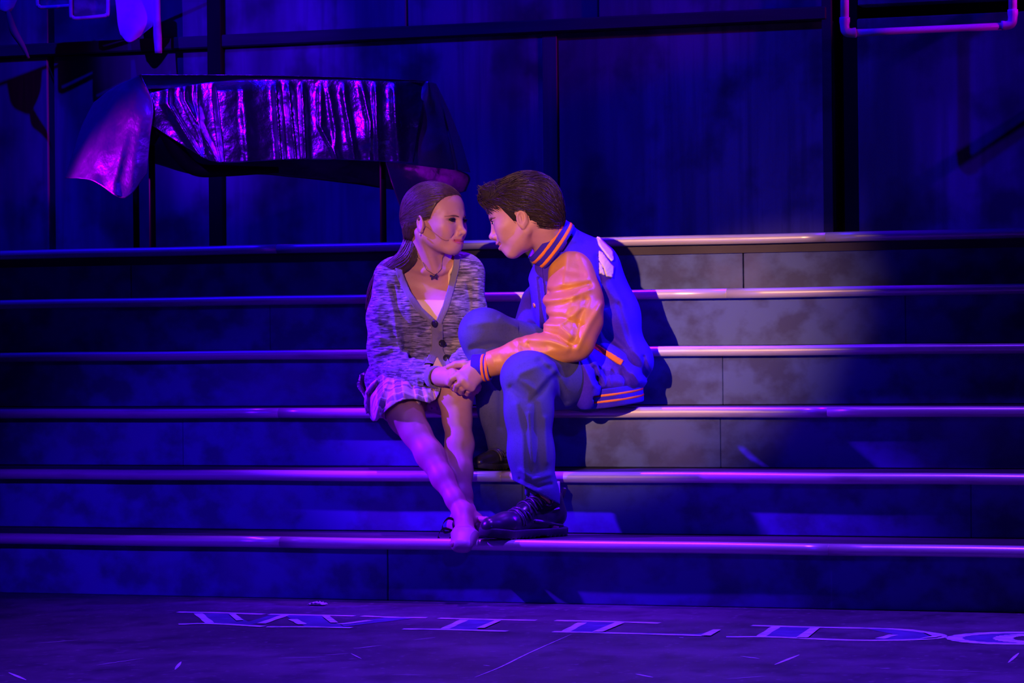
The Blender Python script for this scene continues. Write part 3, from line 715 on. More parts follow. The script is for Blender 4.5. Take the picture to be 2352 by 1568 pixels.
def add_face_parts(H, F, root, male=False):
    for x in (-1, 1):
        V, Q = [], []
        n, k = 14, 20
        for i in range(n + 1):
            t = math.pi * i / n
            for j in range(k):
                a = 2 * math.pi * j / k; V.append((math.sin(t) * math.cos(a), math.sin(t) * math.sin(a), math.cos(t)))
        Q = np.array([(i * k + j, (i + 1) * k + j, (i + 1) * k + (j + 1) % k, i * k + (j + 1) % k) for i in range(n) for j in range(k)])
        V = np.array(V) * .0131 * H['s']
        g = np.array([.28 * (1 if male else -1) * 0 + .0, -.08, 1]); g /= np.linalg.norm(g)
        hx = np.cross([0, 1, 0], g); hx /= np.linalg.norm(hx); R = np.stack([hx, np.cross(g, hx), g], 1)
        Vf = hp(H, x * .0308, .0112, .0735) + V @ R.T @ H['M'].T
        mi = np.where(V[Q].mean(1)[:, 2] > .0131 * H['s'] * .9, 1, 0)
        wmesh('eye', fig2w(Vf), Q, [m_eye, m_iris], root, matidx=mi)
        # lashes: a curved strip along the upper lid; brow: a tapered ridge laid on the brow bone
        def on_face(pts, lift):
            P = np.stack([hp(H, *q) for q in pts]); G = grad(F, P, .0015)
            for _ in range(4):
                d = F(P); G = grad(F, P, .0015); G /= np.linalg.norm(G, axis=1)[:, None] + 1e-9; P = P - G * (d - lift)[:, None]
            return P
        ec = np.array([x * .0308, .0115, .0735])
        for el, kk in ((17, 1.0), (-15, .55)):
            L = []
            for t in np.linspace(-1, 1.12, 16):
                az = math.radians(4 + (46 if male else 53) * t); e_ = math.radians(el * math.cos(t * 1.25) + 3)
                v = ec + .0156 * np.array([x * math.sin(az) * math.cos(e_), math.sin(e_), math.cos(az) * math.cos(e_)]); L.append(hp(H, *v))
            V, Q = tube(np.stack(L), np.interp(np.linspace(0, 1, 16), [0, .3, .8, 1], [.0008, .0026, .0036, .0014]) * kk * (1 if not male else .6), 6)
            wmesh('eyelashes', fig2w(V), Q, [m_lash], root)
        Bw = on_face([(x * (.011 + .036 * t), (.0252 if male else .0262) + .0050 * math.sin(math.pi * t * .8) - .004 * t, .09 - .024 * t * t) for t in np.linspace(0, 1, 14)], .0006)
        V, Q = tube(Bw, np.interp(np.linspace(0, 1, 14), [0, .15, .6, 1], [.001, .0021, .0018, .0005]) * (1 if not male else 1.5), 7)
        wmesh('eyebrow', fig2w(V), Q, [m_brow], root)
def strand_hair(F, P, flow, n, step, lift, jit, seed):
    """traces n-point strands over field F from seed points P, following flow(P)->direction"""
    r = np.random.default_rng(seed); out = [P]; lf = lift * r.uniform(-.6, 1.0, len(P)); jv = r.normal(size=(len(P), 3)) * jit
    for i in range(n - 1):
        g = grad(F, P, .003); g /= np.linalg.norm(g, axis=1)[:, None] + 1e-9
        v = flow(P) + jv; v = v - g * (v * g).sum(1)[:, None]; v /= np.linalg.norm(v, axis=1)[:, None] + 1e-9
        P = P + v * step; d = F(P); g = grad(F, P, .003); g /= np.linalg.norm(g, axis=1)[:, None] + 1e-9
        P = P - g * np.clip(d - lf, -.01, .01)[:, None]; out.append(P)
    return np.stack(out, 1)
def surf_points(V, Q, n, seed, keep=None):
    r = np.random.default_rng(seed); c = V[Q].mean(1)
    if keep is not None: c = c[keep(c)]
    return c[r.integers(0, len(c), n)] + r.normal(size=(n, 3)) * .001
def hand(F, wrist, knuckles, joints, thumb, rw=.021, k=.006):
    """wrist point; four knuckles; per finger a list of three further joints; thumb chain of four points"""
    wr = np.array(wrist); kn = [np.array(q) for q in knuckles]
    for i, q in enumerate(kn):
        F.cone(wr + (q - np.mean(kn, 0)) * .55, q, rw * .72, .0105, .016)
    for a, c in zip(kn[:-1], kn[1:]): F.cone(a, c, .0105, .0105, .008)
    for q, js, r in zip(kn, joints, (.0092, .0095, .009, .008)):
        pts = [q] + [np.array(j) for j in js]
        rr = [r * 1.08, r, r * .92, r * .78]
        for j in range(len(pts) - 1): F.cone(pts[j], pts[j + 1], rr[j], rr[j + 1], .0022)
    for j in range(len(thumb) - 1):
        F.cone(thumb[j], thumb[j + 1], (.015, .0115, .0098)[j], (.0115, .0098, .0078)[j], .006 if j == 0 else .003)
# ================================================================== the woman
W_ = lambda x, y, w: px2fig(x, y, w)
HW = head_frame(W_(1000, 507, .03), (.835, -.05, .55)); HW['s'] = 1.0; HW['ym'] = (.88, -.007)
FB = Field()                                            # body
add_head(FB, HW)
nb = W_(988, 604, -.015)
FB.cone(hp(HW, 0, -.045, -.034), nb, .045, .047, .016)
FB.cone(hp(HW, -.052, -.035, -.02), W_(1001, 622, .022), .012, .010, .02)     # neck muscle
torsoW = Field()
def torso_w(T, g=0.0):
    T.cone(W_(986, 600, -.03), W_(910, 636, -.06), .04 + g, .046 + g, .03)
    T.cone(W_(988, 598, -.03), W_(1062, 626, -.05), .04 + g, .046 + g, .03)
    T.ell(W_(985, 690, -.075), np.array([.132, .125, .09]) + g, None, .04)
    T.ell(W_(942, 722, -.01), np.array([.062, .06, .05]) + g, None, .035)
    T.ell(W_(1028, 718, .0), np.array([.06, .06, .05]) + g, None, .035)
    T.ell(W_(976, 790, -.12), np.array([.118, .11, .09]) + g, None, .05)
    T.ell(W_(968, 872, -.2), np.array([.165, .085, .13]) + g, None, .05)
torso_w(FB)
for q in ([(1012, 623), (975, 622), (935, 612)], [(1018, 622), (1040, 613), (1062, 606)]):                      # collar bones
    q = [W_(x, y, surf_w(FB, x, y) - .0045) for x, y in q]
    for i in range(2): FB.cone(q[i], q[i + 1], .0065, .0065, .012)
RS, RE, RW = W_(902, 642, -.06), W_(893, 828, .0), W_(1004, 864, .245)
LS, LE, LW_ = W_(1066, 634, -.05), W_(1075, 808, -.05), W_(1052, 868, .2)
FB.chain([(RS, .046), (W_(890, 740, -.035), .038), (RE, .034)], .006); FB.chain([(RE, .033), (W_(925, 854, .075), .03), (W_(962, 860, .16), .027), (RW, .0225)], .006)
FB.chain([(LS, .046), (LE, .034), (LW_, .023)], .006)
# her right hand rests in his: knuckles forward, fingers folding down into his palm
hand(FB, W_(1012, 864, .262), [W_(1040, 853, .302), W_(1042, 861, .312), W_(1040, 870, .314), W_(1034, 878, .308)],
     [[W_(1060, 858, .312), W_(1069, 868, .296), W_(1066, 876, .28)], [W_(1059, 868, .32), W_(1064, 879, .302), W_(1058, 884, .286)],
      [W_(1053, 879, .32), W_(1055, 888, .302), W_(1048, 890, .288)], [W_(1044, 886, .312), W_(1044, 892, .296), W_(1038, 891, .284)]],
     [W_(1016, 856, .268), W_(1032, 846, .278), W_(1048, 846, .272), W_(1060, 851, .262)], .024)
hand(FB, W_(1060, 874, .215), [W_(1078, 872, .235), W_(1080, 878, .245), W_(1080, 885, .245), W_(1078, 890, .238)],
     [[W_(1090, 876, .25), W_(1097, 882, .25), W_(1101, 888, .245)], [W_(1090, 882, .262), W_(1096, 888, .262), W_(1099, 894, .255)],
      [W_(1088, 890, .262), W_(1093, 895, .26), W_(1095, 899, .252)], [W_(1084, 894, .25), W_(1088, 898, .248), W_(1089, 901, .242)]],
     [W_(1066, 868, .22), W_(1076, 866, .232), W_(1084, 869, .238), W_(1090, 873, .236)], .022)
RH, RK, RA = W_(916, 888, -.2), W_(929, 948, .21), W_(1066, 1182, .455)
LH, LK, LA = W_(1010, 886, -.22), W_(1046, 908, .205), W_(1066, 1178, .37)
FB.chain([(RH, .076), (RH * .5 + RK * .5, .072), (RK, .052)], .03)
FB.chain([(LH, .076), (LH * .5 + LK * .5, .07), (LK, .047)], .03)
FB.ell(W_(935, 962, .232), (.048, .05, .04), None, .03); FB.ell(W_(1047, 914, .225), (.044, .048, .04), None, .03)
def shin(K, A, bow):
    q = lambda t, dx, dw: K + (A - K) * t + np.array([dx, 0, dw])
    FB.chain([(K, .045), (q(.2, .0, -.008), .041), (q(.42, .002, -.012), .040), (q(.65, .0, -.006), .032), (q(.86, 0, 0), .026), (A, .027)], .02)
shin(RK, RA, 1); shin(LK, LA, -1)
def foot(A, heel, ball, toe, side, rb=.032):
    FB.cone(A, heel, .029, .026, .02); FB.cone(A, ball, .028, .024, .02); FB.cone(heel, ball, .026, .022, .02)
    s = np.array(side); s = s / np.linalg.norm(s)
    FB.cone(ball + s * .018, ball - s * .016, .019, .017, .012)
    for i, (o, l) in enumerate(((.024, 1.0), (.011, 1.0), (.001, .93), (-.009, .84), (-.019, .72))):
        b_ = ball + s * o; t_ = b_ + (toe - ball) * l
        FB.cone(b_, t_, .0115 if i == 0 else .009, .0105 if i == 0 else .0075, .004)
RHe, RB, RT = W_(1064, 1212, .40), W_(1068, 1224, .54), W_(1062, 1252, .60)
LHe, LB, LT = W_(1050, 1206, .36), W_(1092, 1201, .45), W_(1114, 1203, .475)
foot(RA, RHe, RB, RT, (-.85, .1, .2)); foot(LA, LHe, LB, LT, (.1, .5, .9))
base_w = on_w(965, 930, -.15)
Vb, Qb = nets(FB, W_(820, 1285, -.4) + [0, 0, 0], W_(1130, 395, .72) + [0, 0, 0], .0027)
person_w = mesh_np('person', fig2w(Vb) - base_w, Qb, [m_skin], None); paint_head(person_w, Vb, HW)
person_w.location = Vector(base_w)
tag(person_w, 'long-haired woman in marled grey cardigan and plaid skirt, sitting on the stairs', 'person')
add_face_parts(HW, FB, person_w)

# --- cardigan: knit shell over torso and arms
m_knit = mat('marled_grey_knit', (0.22, 0.2, 0.23), 0.9, 0, 0.15, sheen=.2,
             mix=[('noise', (26, 26, 210), 0.46, 0.58, (0.055, 0.05, 0.06), 0.95, 'Object'), ('noise', (30, 30, 190), 0.53, 0.63, (0.48, 0.43, 0.47), 0.75, 'Object')], bump=((90, 90, 220), 0.5, 0.004, 'Object'))
m_rib = mat('plain_grey_rib', (0.2, 0.18, 0.2), 0.9, 0, 0.15, sheen=.2, bump=((420, 420, 60), 0.5, 0.003, 'Object'))
m_btn = mat('black_button', (0.015, 0.013, 0.014), 0.35)
m_cami = mat('cream_camisole', (0.85, 0.66, 0.33), 0.8, 0, 0.2, bump=((160, 160, 160), 0.15, 0.002, 'Object'))
FC = Field(); torso_w(FC, .012)
FC.cone(W_(975, 800, -.10), W_(985, 850, -.06), .115, .105, .05)
FC.chain([(RS + [.004, -.0, 0], .06), (W_(888, 730, -.03), .056), (W_(888, 800, -.005), .054), (RE + [0, -.004, 0], .052)], .03)
FC.chain([(RE + [0, -.004, 0], .052), (W_(925, 856, .08), .047), (W_(965, 862, .165), .040), (W_(1002, 866, .24), .031)], .025)
FC.chain([(LS, .06), (W_(1078, 720, -.03), .05), (LE, .05), (W_(1066, 842, .09), .042), (LW_, .03)], .03)
foldW = [([(872, 640), (866, 720), (874, 800)], 7, .004), ([(886, 650), (905, 720), (918, 800)], 6, .006), ([(903, 660), (925, 740), (930, 800)], 6, -.006), ([(858, 742), (900, 760), (918, 785)], 5, -.004),
         ([(852, 772), (890, 778), (920, 800)], 5, .005), ([(858, 815), (900, 800), (935, 812)], 6, .006), ([(862, 800), (900, 790), (930, 802)], 4, -.005), ([(870, 835), (920, 822), (950, 838)], 5, -.004), ([(880, 850), (930, 846), (962, 850)], 6, .005),
         ([(930, 842), (940, 890)], 5, -.004), ([(952, 845), (962, 892)], 5, .004), ([(975, 848), (985, 892)], 4, -.0035), ([(990, 850), (998, 888)], 4, .003),
         ([(935, 690), (960, 760), (950, 830)], 9, .004), ([(925, 700), (945, 790), (940, 840)], 6, -.004), ([(1000, 740), (960, 775), (940, 820)], 5, -.003), ([(1010, 780), (1040, 800), (1062, 830)], 5, -.004), ([(1012, 760), (1050, 770), (1080, 790)], 6, .004),
         ([(1098, 640), (1100, 710), (1085, 770)], 6, .004), ([(1075, 650), (1080, 720)], 6, -.005), ([(915, 640), (922, 680)], 6, -.004), ([(1105, 690), (1075, 715)], 5, -.004)]
VNECK = [(918, 590), (925, 630), (941, 668), (968, 706), (1001, 738), (1018, 702), (1030, 660), (1042, 610), (1046, 575), (985, 540)]
VLOW = [(1003, 806), (985, 848), (972, 885), (1050, 885), (1040, 850), (1018, 828)]
def card_post(P, d):
    d = strokes(P, d, foldW, lambda Q: np.full(len(Q), -.09, np.float32)); return d + .0012 * vnoise(P, 60, 4)
FC.post = card_post
def card_shell(P):
    d = FC(P); m = np.abs(d) < .03
    r = d.copy()
    if m.any():
        Q = P[m]; x, y = fig2px(Q); dm = d[m]
        inner = dm + .006
        v = np.minimum(poly_sd(x, y, VNECK), poly_sd(x, y, VLOW)) * .0013
        v = np.where(Q[:, 2] > -.1, v, .05)
        hem = (y - 893 - .0 * x) * .0013                     # bottom edge
        top = ((nb - [0, .03, 0]) - Q) @ np.array([0, -1, 0])
        neck = .066 - np.linalg.norm(Q - W_(985, 585, -.03), axis=1)
        wc = ((Q - W_(1004, 866, .246)) @ np.array([.5, -.1, .85]))      # right cuff end
        wc = np.where(np.linalg.norm(Q - W_(1004, 866, .246), axis=1) < .05, wc, -.05)
        wl = np.where(np.linalg.norm(Q - LW_, axis=1) < .05, (Q - LW_) @ np.array([-.3, -.4, .85]), -.05)
        r[m] = np.maximum.reduce([dm, -inner, -v, hem, neck, wc, wl])
    return r
cardigan = fmesh('cardigan', card_shell, W_(830, 915, -.36), W_(1135, 560, .3), .0031, [m_knit], person_w, relax=1)
def card_band(P):                                       # ribbed button band along the V edge and the front opening
    d = FC(P); m = np.abs(d) < .03; r = np.full(len(P), .05, np.float32)
    r[~m] = np.maximum(np.abs(d[~m]), .02)
    if m.any():
        Q = P[m]; x, y = fig2px(Q)
        e = np.minimum.reduce([seg_dist(x, y, [(912, 604), (920, 634), (936, 672), (963, 711), (998, 742), (1002, 772), (1000, 808)]), seg_dist(x, y, [(1050, 592), (1048, 612), (1036, 662), (1024, 704), (1008, 740), (1008, 806), (1022, 832), (1034, 850)]),
                               seg_dist(x, y, [(998, 808), (980, 848), (968, 880)])]) - np.where(y > 745, 9.5, 7.5)
        r[m] = np.maximum.reduce([np.abs(d[m] - .0005) - .0042, e * .0013, -(Q[:, 2] + .1)])
    return r
band = fmesh('ribbed_band', card_band, W_(900, 890, -.1), W_(1065, 580, .2), .0026, [m_rib], cardigan, relax=1)
def disc_on(F, px, py, r, th, name, m, parent, sides=16, dome=.25, lift=0.0):
    w = surf_w(F, px, py)
    if w is None: return None
    c = W_(px, py, w); g = grad(F, c[None], .004)[0]; g /= np.linalg.norm(g); a = np.cross(g, [0, 1, .01]); a /= np.linalg.norm(a); bb = np.cross(g, a)
    V, Fq = [], []
    prof = [(1.0, -.5), (1.0, .2), (.86, .5), (.6, .42), (.0, .5 + dome)]
    for rr, h in prof:
        for j in range(sides):
            t = 2 * math.pi * j / sides; V.append(c + g * (h * th + lift) + r * rr * (math.cos(t) * a + math.sin(t) * bb))
    k = len(prof)
    Fq = [(i * sides + j, i * sides + (j + 1) % sides, (i + 1) * sides + (j + 1) % sides, (i + 1) * sides + j) for i in range(k - 1) for j in range(sides)]
    return wmesh(name, fig2w(np.array(V)), Fq, [m], parent)
for x, y in ((1002, 742), (1013, 790), (1027, 824)): disc_on(FC, x, y, .0112, .006, 'button', m_btn, cardigan, lift=.0085)
def cuff_ring(c, n, r, h, m, parent, name='cuff', th=.006, squash=1.0):
    n = np.array(n, float); n /= np.linalg.norm(n); a = np.cross(n, [0, 1, 0]); a /= np.linalg.norm(a); b_ = np.cross(n, a)
    V, Fq = ring_band(np.array(c), n, a * r * squash, b_ * r, h, th, 0, 48, wob=.0006)
    return wmesh(name, fig2w(V), Fq, [m], parent)
cuff_ring(W_(1000, 866, .236), (.5, -.05, .85), .0295, .03, m_rib, cardigan)

# --- camisole under it
FT = Field(); torso_w(FT, .004); FT.cone(W_(975, 800, -.10), W_(990, 850, -.05), .105, .096, .05)
def cami(P):
    d = FT(P); x, y = fig2px(P); return np.maximum.reduce([d, (688 + .02 * (x - 985) - y) * .0013 + np.where(P[:, 2] < -.1, .05, 0), (y - 900) * .0013])
camisole = fmesh('camisole', cami, W_(850, 905, -.35), W_(1120, 680, .12), .0045, [m_cami], person_w)
wst = [W_(1036, 690, .03), W_(1040, 650, .035), W_(1044, 612, .02), W_(1046, 590, -.02)]
P = resample(np.stack(wst), 16)
for _ in range(3):
    G = grad(FB, P); G /= np.linalg.norm(G, axis=1)[:, None]; P = P - G * (FB(P) - .003)[:, None]
V, Fq = tube(P, .0045, 6); wmesh('strap', fig2w(V), Fq, [m_cami], camisole)

# --- plaid skirt
m_plaid = mat('pale_plaid_cotton', (0.66, 0.5, 0.56), 0.85, 0, 0.15)
def make_plaid(m):
    N, L = m.node_tree.nodes, m.node_tree.links; b = N['Principled BSDF']; tc = N.new('ShaderNodeTexCoord'); sp = N.new('ShaderNodeSeparateXYZ'); L.new(tc.outputs['UV'], sp.inputs[0])
    last = None
    for ax, fr, lo, c in (('X', 17, .55, (.1, .08, .13)), ('Y', 17, .6, (.1, .08, .13)), ('X', 34, .82, (.75, .5, .3)), ('Y', 34, .84, (.9, .8, .82))):
        mu = N.new('ShaderNodeMath'); mu.operation = 'MULTIPLY'; mu.inputs[1].default_value = fr; L.new(sp.outputs[ax], mu.inputs[0])
        fr_ = N.new('ShaderNodeMath'); fr_.operation = 'FRACT'; L.new(mu.outputs[0], fr_.inputs[0])
        g = N.new('ShaderNodeMath'); g.operation = 'GREATER_THAN'; g.inputs[1].default_value = lo; L.new(fr_.outputs[0], g.inputs[0])
        q = N.new('ShaderNodeMath'); q.operation = 'MULTIPLY'; q.inputs[1].default_value = .62; L.new(g.outputs[0], q.inputs[0])
        x = N.new('ShaderNodeMix'); x.data_type = 'RGBA'; L.new(q.outputs[0], x.inputs['Factor']); x.inputs[7].default_value = (*c, 1)
        if last is None: x.inputs[6].default_value = (.66, .5, .58, 1)
        else: L.new(last, x.inputs[6])
        last = x.outputs[2]
    L.new(last, b.inputs['Base Color'])
make_plaid(m_plaid)
FS = Field()
FS.ell(W_(962, 880, -.2), (.19, .075, .15), None, .04)
FS.chain([(RH + [0, 0, .02], .1), (RH * .45 + RK * .55, .089), (RK, .085)], .06); FS.chain([(LH, .098), (LH * .4 + LK * .6, .08), (LK, .07)], .06)
FS.cone(W_(905, 870, -.1), W_(862, 930, -.06), .05, .042, .04)
foldS = [([(878, 870), (850, 905), (846, 955)], 6, -.009), ([(892, 872), (872, 915), (862, 960)], 6, .008), ([(905, 880), (890, 915), (878, 945)], 5, -.007), ([(865, 872), (842, 900)], 5, .006),
         ([(945, 888), (955, 920)], 6, -.006), ([(975, 890), (985, 925)], 6, .006), ([(925, 885), (925, 920)], 6, .005), ([(995, 895), (1000, 920)], 4, -.006)]
HEM = [(1012, 892), (1008, 905), (1000, 918), (985, 925), (968, 921), (950, 916), (930, 917), (912, 924), (893, 937), (880, 950), (866, 966), (853, 968), (842, 955), (836, 925), (838, 900), (852, 880), (866, 868), (880, 850), (1010, 840)]
def skirt(P):
    d = strokes(P, FS(P), foldS, -.2); m = np.abs(d) < .04; r = d.copy()
    if m.any():
        Q = P[m]; x, y = fig2px(Q); dm = d[m] + .0018 * np.sin(x * .22 + y * .05)
        r[m] = np.maximum.reduce([dm, -(dm + .0065), np.where(Q[:, 2] > -.22, poly_sd(x, y, HEM) * .0013, -.05), (840 - y) * .0013])
    return r
V, Q = nets(skirt, W_(815, 985, -.38), W_(1060, 830, .3), .0031, 1)
sk = wmesh('skirt', fig2w(V), Q, [m_plaid], person_w)
uvl = sk.data.uv_layers.new(name='UVMap'); li = np.zeros(len(sk.data.loops), np.int32); sk.data.loops.foreach_get('vertex_index', li)
uu = np.stack([V[:, 0] + .25 * V[:, 1], V[:, 2] * .75 - V[:, 1] * .8], 1)[li].astype(np.float32); uvl.data.foreach_set('uv', uu.ravel())

# --- shoes: pale flats with a dark bow strap
m_flatshoe = mat('nude_flat_leather', (0.6, 0.42, 0.4), 0.4, 0, 0.4)
m_blk = mat('black_patent', (0.015, 0.013, 0.016), 0.2, 0, 0.5)
def shoe_w(pts, top_n, top_c, lo, hi):
    S = Field()
    for a, b_, ra, rb in pts: S.cone(a, b_, ra, rb, .012)
    def f(P):
        d = S(P); return np.maximum.reduce([d, -(d + .0045), (P - top_c) @ np.array(top_n)])
    return fmesh('shoe', f, lo, hi, .0024, [m_flatshoe], person_w)
sR = shoe_w([(RHe, RB, .031, .033), (RB + [.012, 0, 0], RT + [.008, 0, 0], .029, .021), (RB - [.012, 0, 0], RT - [.012, 0, 0], .029, .02)], (0, .8, -.6), W_(1066, 1224, .545), W_(1005, 1300, .33), W_(1125, 1170, .68))
sL = shoe_w([(LHe, LB, .03, .031), (LB, LT, .03, .022)], (-.5, .8, -.2), W_(1098, 1200, .45), W_(1005, 1250, .28), W_(1150, 1160, .55))
mb = MB()
c0 = W_(1028, 1222, .46)
loopA = [W_(1048, 1196, .47), W_(1030, 1190, .475), W_(1016, 1206, .47), W_(1022, 1222, .465), W_(1042, 1218, .47)]
loopB = [W_(1040, 1218, .475), W_(1018, 1214, .48), W_(1006, 1232, .475), W_(1020, 1246, .47), W_(1042, 1226, .475)]
for lp in (loopA, loopB, [W_(1046, 1215, .48), W_(1038, 1236, .49), W_(1032, 1256, .5)], [W_(1044, 1216, .48), W_(1050, 1242, .51), W_(1040, 1262, .515)]):
    P = resample(np.stack(lp), 24); T, N, B_ = frames(P); wdt = (.0085 * np.sin(np.linspace(.5, 2.64, 24)))[:, None]; V = np.stack([P + np.array([.2, .6, .75]) * wdt + [0, 0, .0015], P - np.array([.2, .6, .75]) * wdt + [0, 0, .0015], P - np.array([.2, .6, .75]) * wdt - [0, 0, .0015], P + np.array([.2, .6, .75]) * wdt - [0, 0, .0015]], 1).reshape(-1, 3)
    mb.add(fig2w(V), [(i * 4 + j, i * 4 + (j + 1) % 4, (i + 1) * 4 + (j + 1) % 4, (i + 1) * 4 + j) for i in range(23) for j in range(4)] + [(0, 1, 2, 3), (95, 94, 93, 92)])
mb.build('bow', [m_blk], sR, smooth=True)
P = resample(np.stack([W_(1046, 1190, .42), W_(1042, 1206, .46), W_(1050, 1220, .5), W_(1070, 1222, .52), W_(1090, 1214, .5), W_(1092, 1196, .44)]), 24)
V, Fq = tube(P, .0045, 8); wmesh('ankle_strap', fig2w(V), Fq, [m_blk], sR)

# --- hair: smooth over the crown, gathered behind, long fall behind the right shoulder
m_hairw = mat('ash_brown_hair', (0.1, 0.058, 0.042), 0.4, 0, 0.45, mix=[('noise', (60, 60, 60), 0.45, 0.65, (0.05, 0.03, 0.022), 0.7, 'Object')])
FH = Field()
s_ = HW['s']
FH.ell(hp(HW, 0, .040, -.016), (.0785, .0905, .1), HW['M'], .02); FH.ell(hp(HW, 0, .054, .030), (.0645, .054, .05), HW['M'], .03)
FH.ell(hp(HW, -.015, .0, -.06), (.05, .045, .034), HW['M'], .03)
def hw_post(P, d):
    q = tolocal(HW, P); x, y, z = q[:, 0], q[:, 1], q[:, 2]; ax = np.abs(x)
    # hairline: forehead edge and temple, sweeping down to the ear top
    line = np.where(y > .03, z - (.062 - .75 * np.maximum(ax - .03, 0) - .25 * (y - .085) * 0) + np.maximum(0, .082 - y) * .55, z - .018 - (y) * .2)
    line = np.maximum(z + .34 * (0.088 - y) - .069 + .3 * np.maximum(ax - .02, 0), -.05)
    low = (-.002 + np.where(z > -.02, .012 + (z + .02) * .06, -.04 - (-.02 - z) * .6)) - y
    return np.maximum(np.maximum(d, line), low) + .0006 * np.sin(ax * 620 + 90 * z * y) * np.clip((.004 - np.abs(d)) / .004, 0, 1)
FH.post = hw_post
lo = HW['o'] - .17; hi = HW['o'] + .17
Vh, Qh = nets(FH, lo, hi, .0024)
hair_w = wmesh('hair', fig2w(Vh), Qh, [m_hairw], person_w)
gather = hp(HW, -.035, .0, -.096)
S0 = Field(); S0.p = FH.p[:]
pts = surf_points(Vh, Qh, 3600, 5, lambda c: (S0(c) > -.004))
st = strand_hair(S0, pts, lambda P: (gather - P) / (np.linalg.norm(gather - P, axis=1)[:, None] + 1e-6), 12, .008, .0015, .05, 6)
rad = np.interp(np.linspace(0, 1, 12), [0, .2, .8, 1], [.0003, .0006, .0006, .0002])[None] * np.random.default_rng(3).uniform(.6, 1.3, (len(st), 1))
V, Q = tubes_np(st, rad); tag(wmesh('combed_strands', fig2w(V), Q, [m_hairw], hair_w), kind='stuff')
path = resample(np.stack([hp(HW, -.03, .03, -.04), hp(HW, -.05, -.005, -.046), W_(953, 548, .004), W_(946, 570, .012), W_(933, 594, .008), W_(908, 614, -.01), W_(879, 634, -.03), W_(857, 664, -.05), W_(845, 712, -.06)]), 40)
wd = np.interp(np.linspace(0, 1, 40), [0, .2, .45, .7, 1], [.028, .036, .032, .028, .009]); thk = np.interp(np.linspace(0, 1, 40), [0, .2, .7, 1], [.024, .024, .014, .004])
T, N, B_ = frames(path); A = np.stack([np.cross(t, [0.25, 0, -1]) for t in T]); A /= np.linalg.norm(A, axis=1)[:, None]; B_ = np.cross(T, A)
r = np.random.default_rng(8); S = 1300; ua = r.uniform(0, 2 * math.pi, S); ur = np.sqrt(r.uniform(.15, 1.05, S)); tw = r.normal(0, .25, S); ts = r.uniform(0, .15, S); te = r.uniform(.75, 1.0, S)
tt = ts[:, None] + (te - ts)[:, None] * np.linspace(0, 1, 20)[None]; fi = tt * 39; i0 = np.minimum(fi.astype(int), 38); fr = (fi - i0)[..., None]
ip = lambda X: X[i0] * (1 - fr) + X[i0 + 1] * fr
an = ua[:, None] + tw[:, None] * tt + .15 * np.sin(tt * 14 + ua[:, None] * 3)
st = ip(path) + (np.cos(an) * ur[:, None] * ip(wd[:, None])[..., 0])[..., None] * ip(A) + (np.sin(an) * ur[:, None] * ip(thk[:, None])[..., 0])[..., None] * ip(B_)
rad = np.interp(np.linspace(0, 1, 20), [0, .7, 1], [.0011, .0011, .0003])[None] * r.uniform(.6, 1.3, (S, 1))
V, Q = tubes_np(st, rad); tag(wmesh('long_strands', fig2w(V), Q, [m_hairw], hair_w), kind='stuff')
Vc = (path[:, None] + .8 * (np.cos(np.linspace(0, 2 * math.pi, 16, endpoint=False))[None, :, None] * (wd[:, None] * A)[:, None] + np.sin(np.linspace(0, 2 * math.pi, 16, endpoint=False))[None, :, None] * (thk[:, None] * B_)[:, None])).reshape(-1, 3)
Fc = [(i * 16 + j, i * 16 + (j + 1) % 16, (i + 1) * 16 + (j + 1) % 16, (i + 1) * 16 + j) for i in range(39) for j in range(16)] + [tuple(range(16))[::-1], tuple(39 * 16 + j for j in range(16))]
wmesh('hair_fall', fig2w(Vc), Fc, [m_hairw], hair_w)

# --- small things worn: necklace with butterfly, ear drop, cheek microphone
m_chain = mat('fine_dark_chain', (0.25, 0.18, 0.16), 0.3, .8); m_pend = mat('black_blue_enamel', (0.012, 0.015, 0.06), 0.15, 0, 0.6); m_stone = mat('clear_stone', (0.9, 0.9, 0.95), 0.1, .4)
def drape_on(F, pts, n, lift):
    P = resample(np.stack(pts), n)
    for _ in range(4):
        G = grad(F, P); G /= np.linalg.norm(G, axis=1)[:, None] + 1e-9; P = P - G * (F(P) - lift)[:, None]
    return P
P = drape_on(FB, [W_(958, 590, .03), W_(968, 612, .05), W_(997, 640, .06), W_(1022, 615, .05), W_(1032, 590, .03)], 40, .0012)
V, Fq = tube(P, .0009, 5); neck = wmesh('necklace', fig2w(V), Fq, [m_chain], person_w)
w = surf_w(FB, 997, 634); c = W_(997, 635, w); g = grad(FB, c[None])[0]; g /= np.linalg.norm(g); c = c + g * .003
ex = np.array([1.0, .12, 0]); ex -= g * (ex @ g); ex /= np.linalg.norm(ex); ey = np.cross(g, ex); mb = MB()
for sg in (-1, 1):
    for wing in ([(0, .001), (.004, .008), (.0115, .0105), (.0125, .006), (.009, .001), (.003, -.001)], [(0, 0), (.006, -.001), (.0098, -.005), (.0095, -.010), (.005, -.0095), (.001, -.004)]):
        q = np.array([c + ex * sg * a + ey * b_ for a, b_ in wing]); n = len(q)
        mb.add(fig2w(np.concatenate([q + g * .0012, q - g * .0012])), [tuple(range(n)), tuple(range(2 * n - 1, n - 1, -1))] + [(i, n + i, n + (i + 1) % n, (i + 1) % n) for i in range(n)])
V, Fq = tube(np.stack([c + ey * t for t in np.linspace(-.008, .008, 6)]), [.0006, .0014, .0016, .0016, .0013, .0006], 8); mb.add(fig2w(V), Fq)
mb.build('butterfly_pendant', [m_pend], neck)
lobe = hp(HW, -.0745, -.037, -.002); V, Fq = tube(np.stack([lobe + [0, -.0015 * k, 0] for k in range(6)]), [.0005, .0018, .0028, .0028, .0018, .0005], 8)
wmesh('earring', fig2w(V), Fq, [m_stone], person_w)
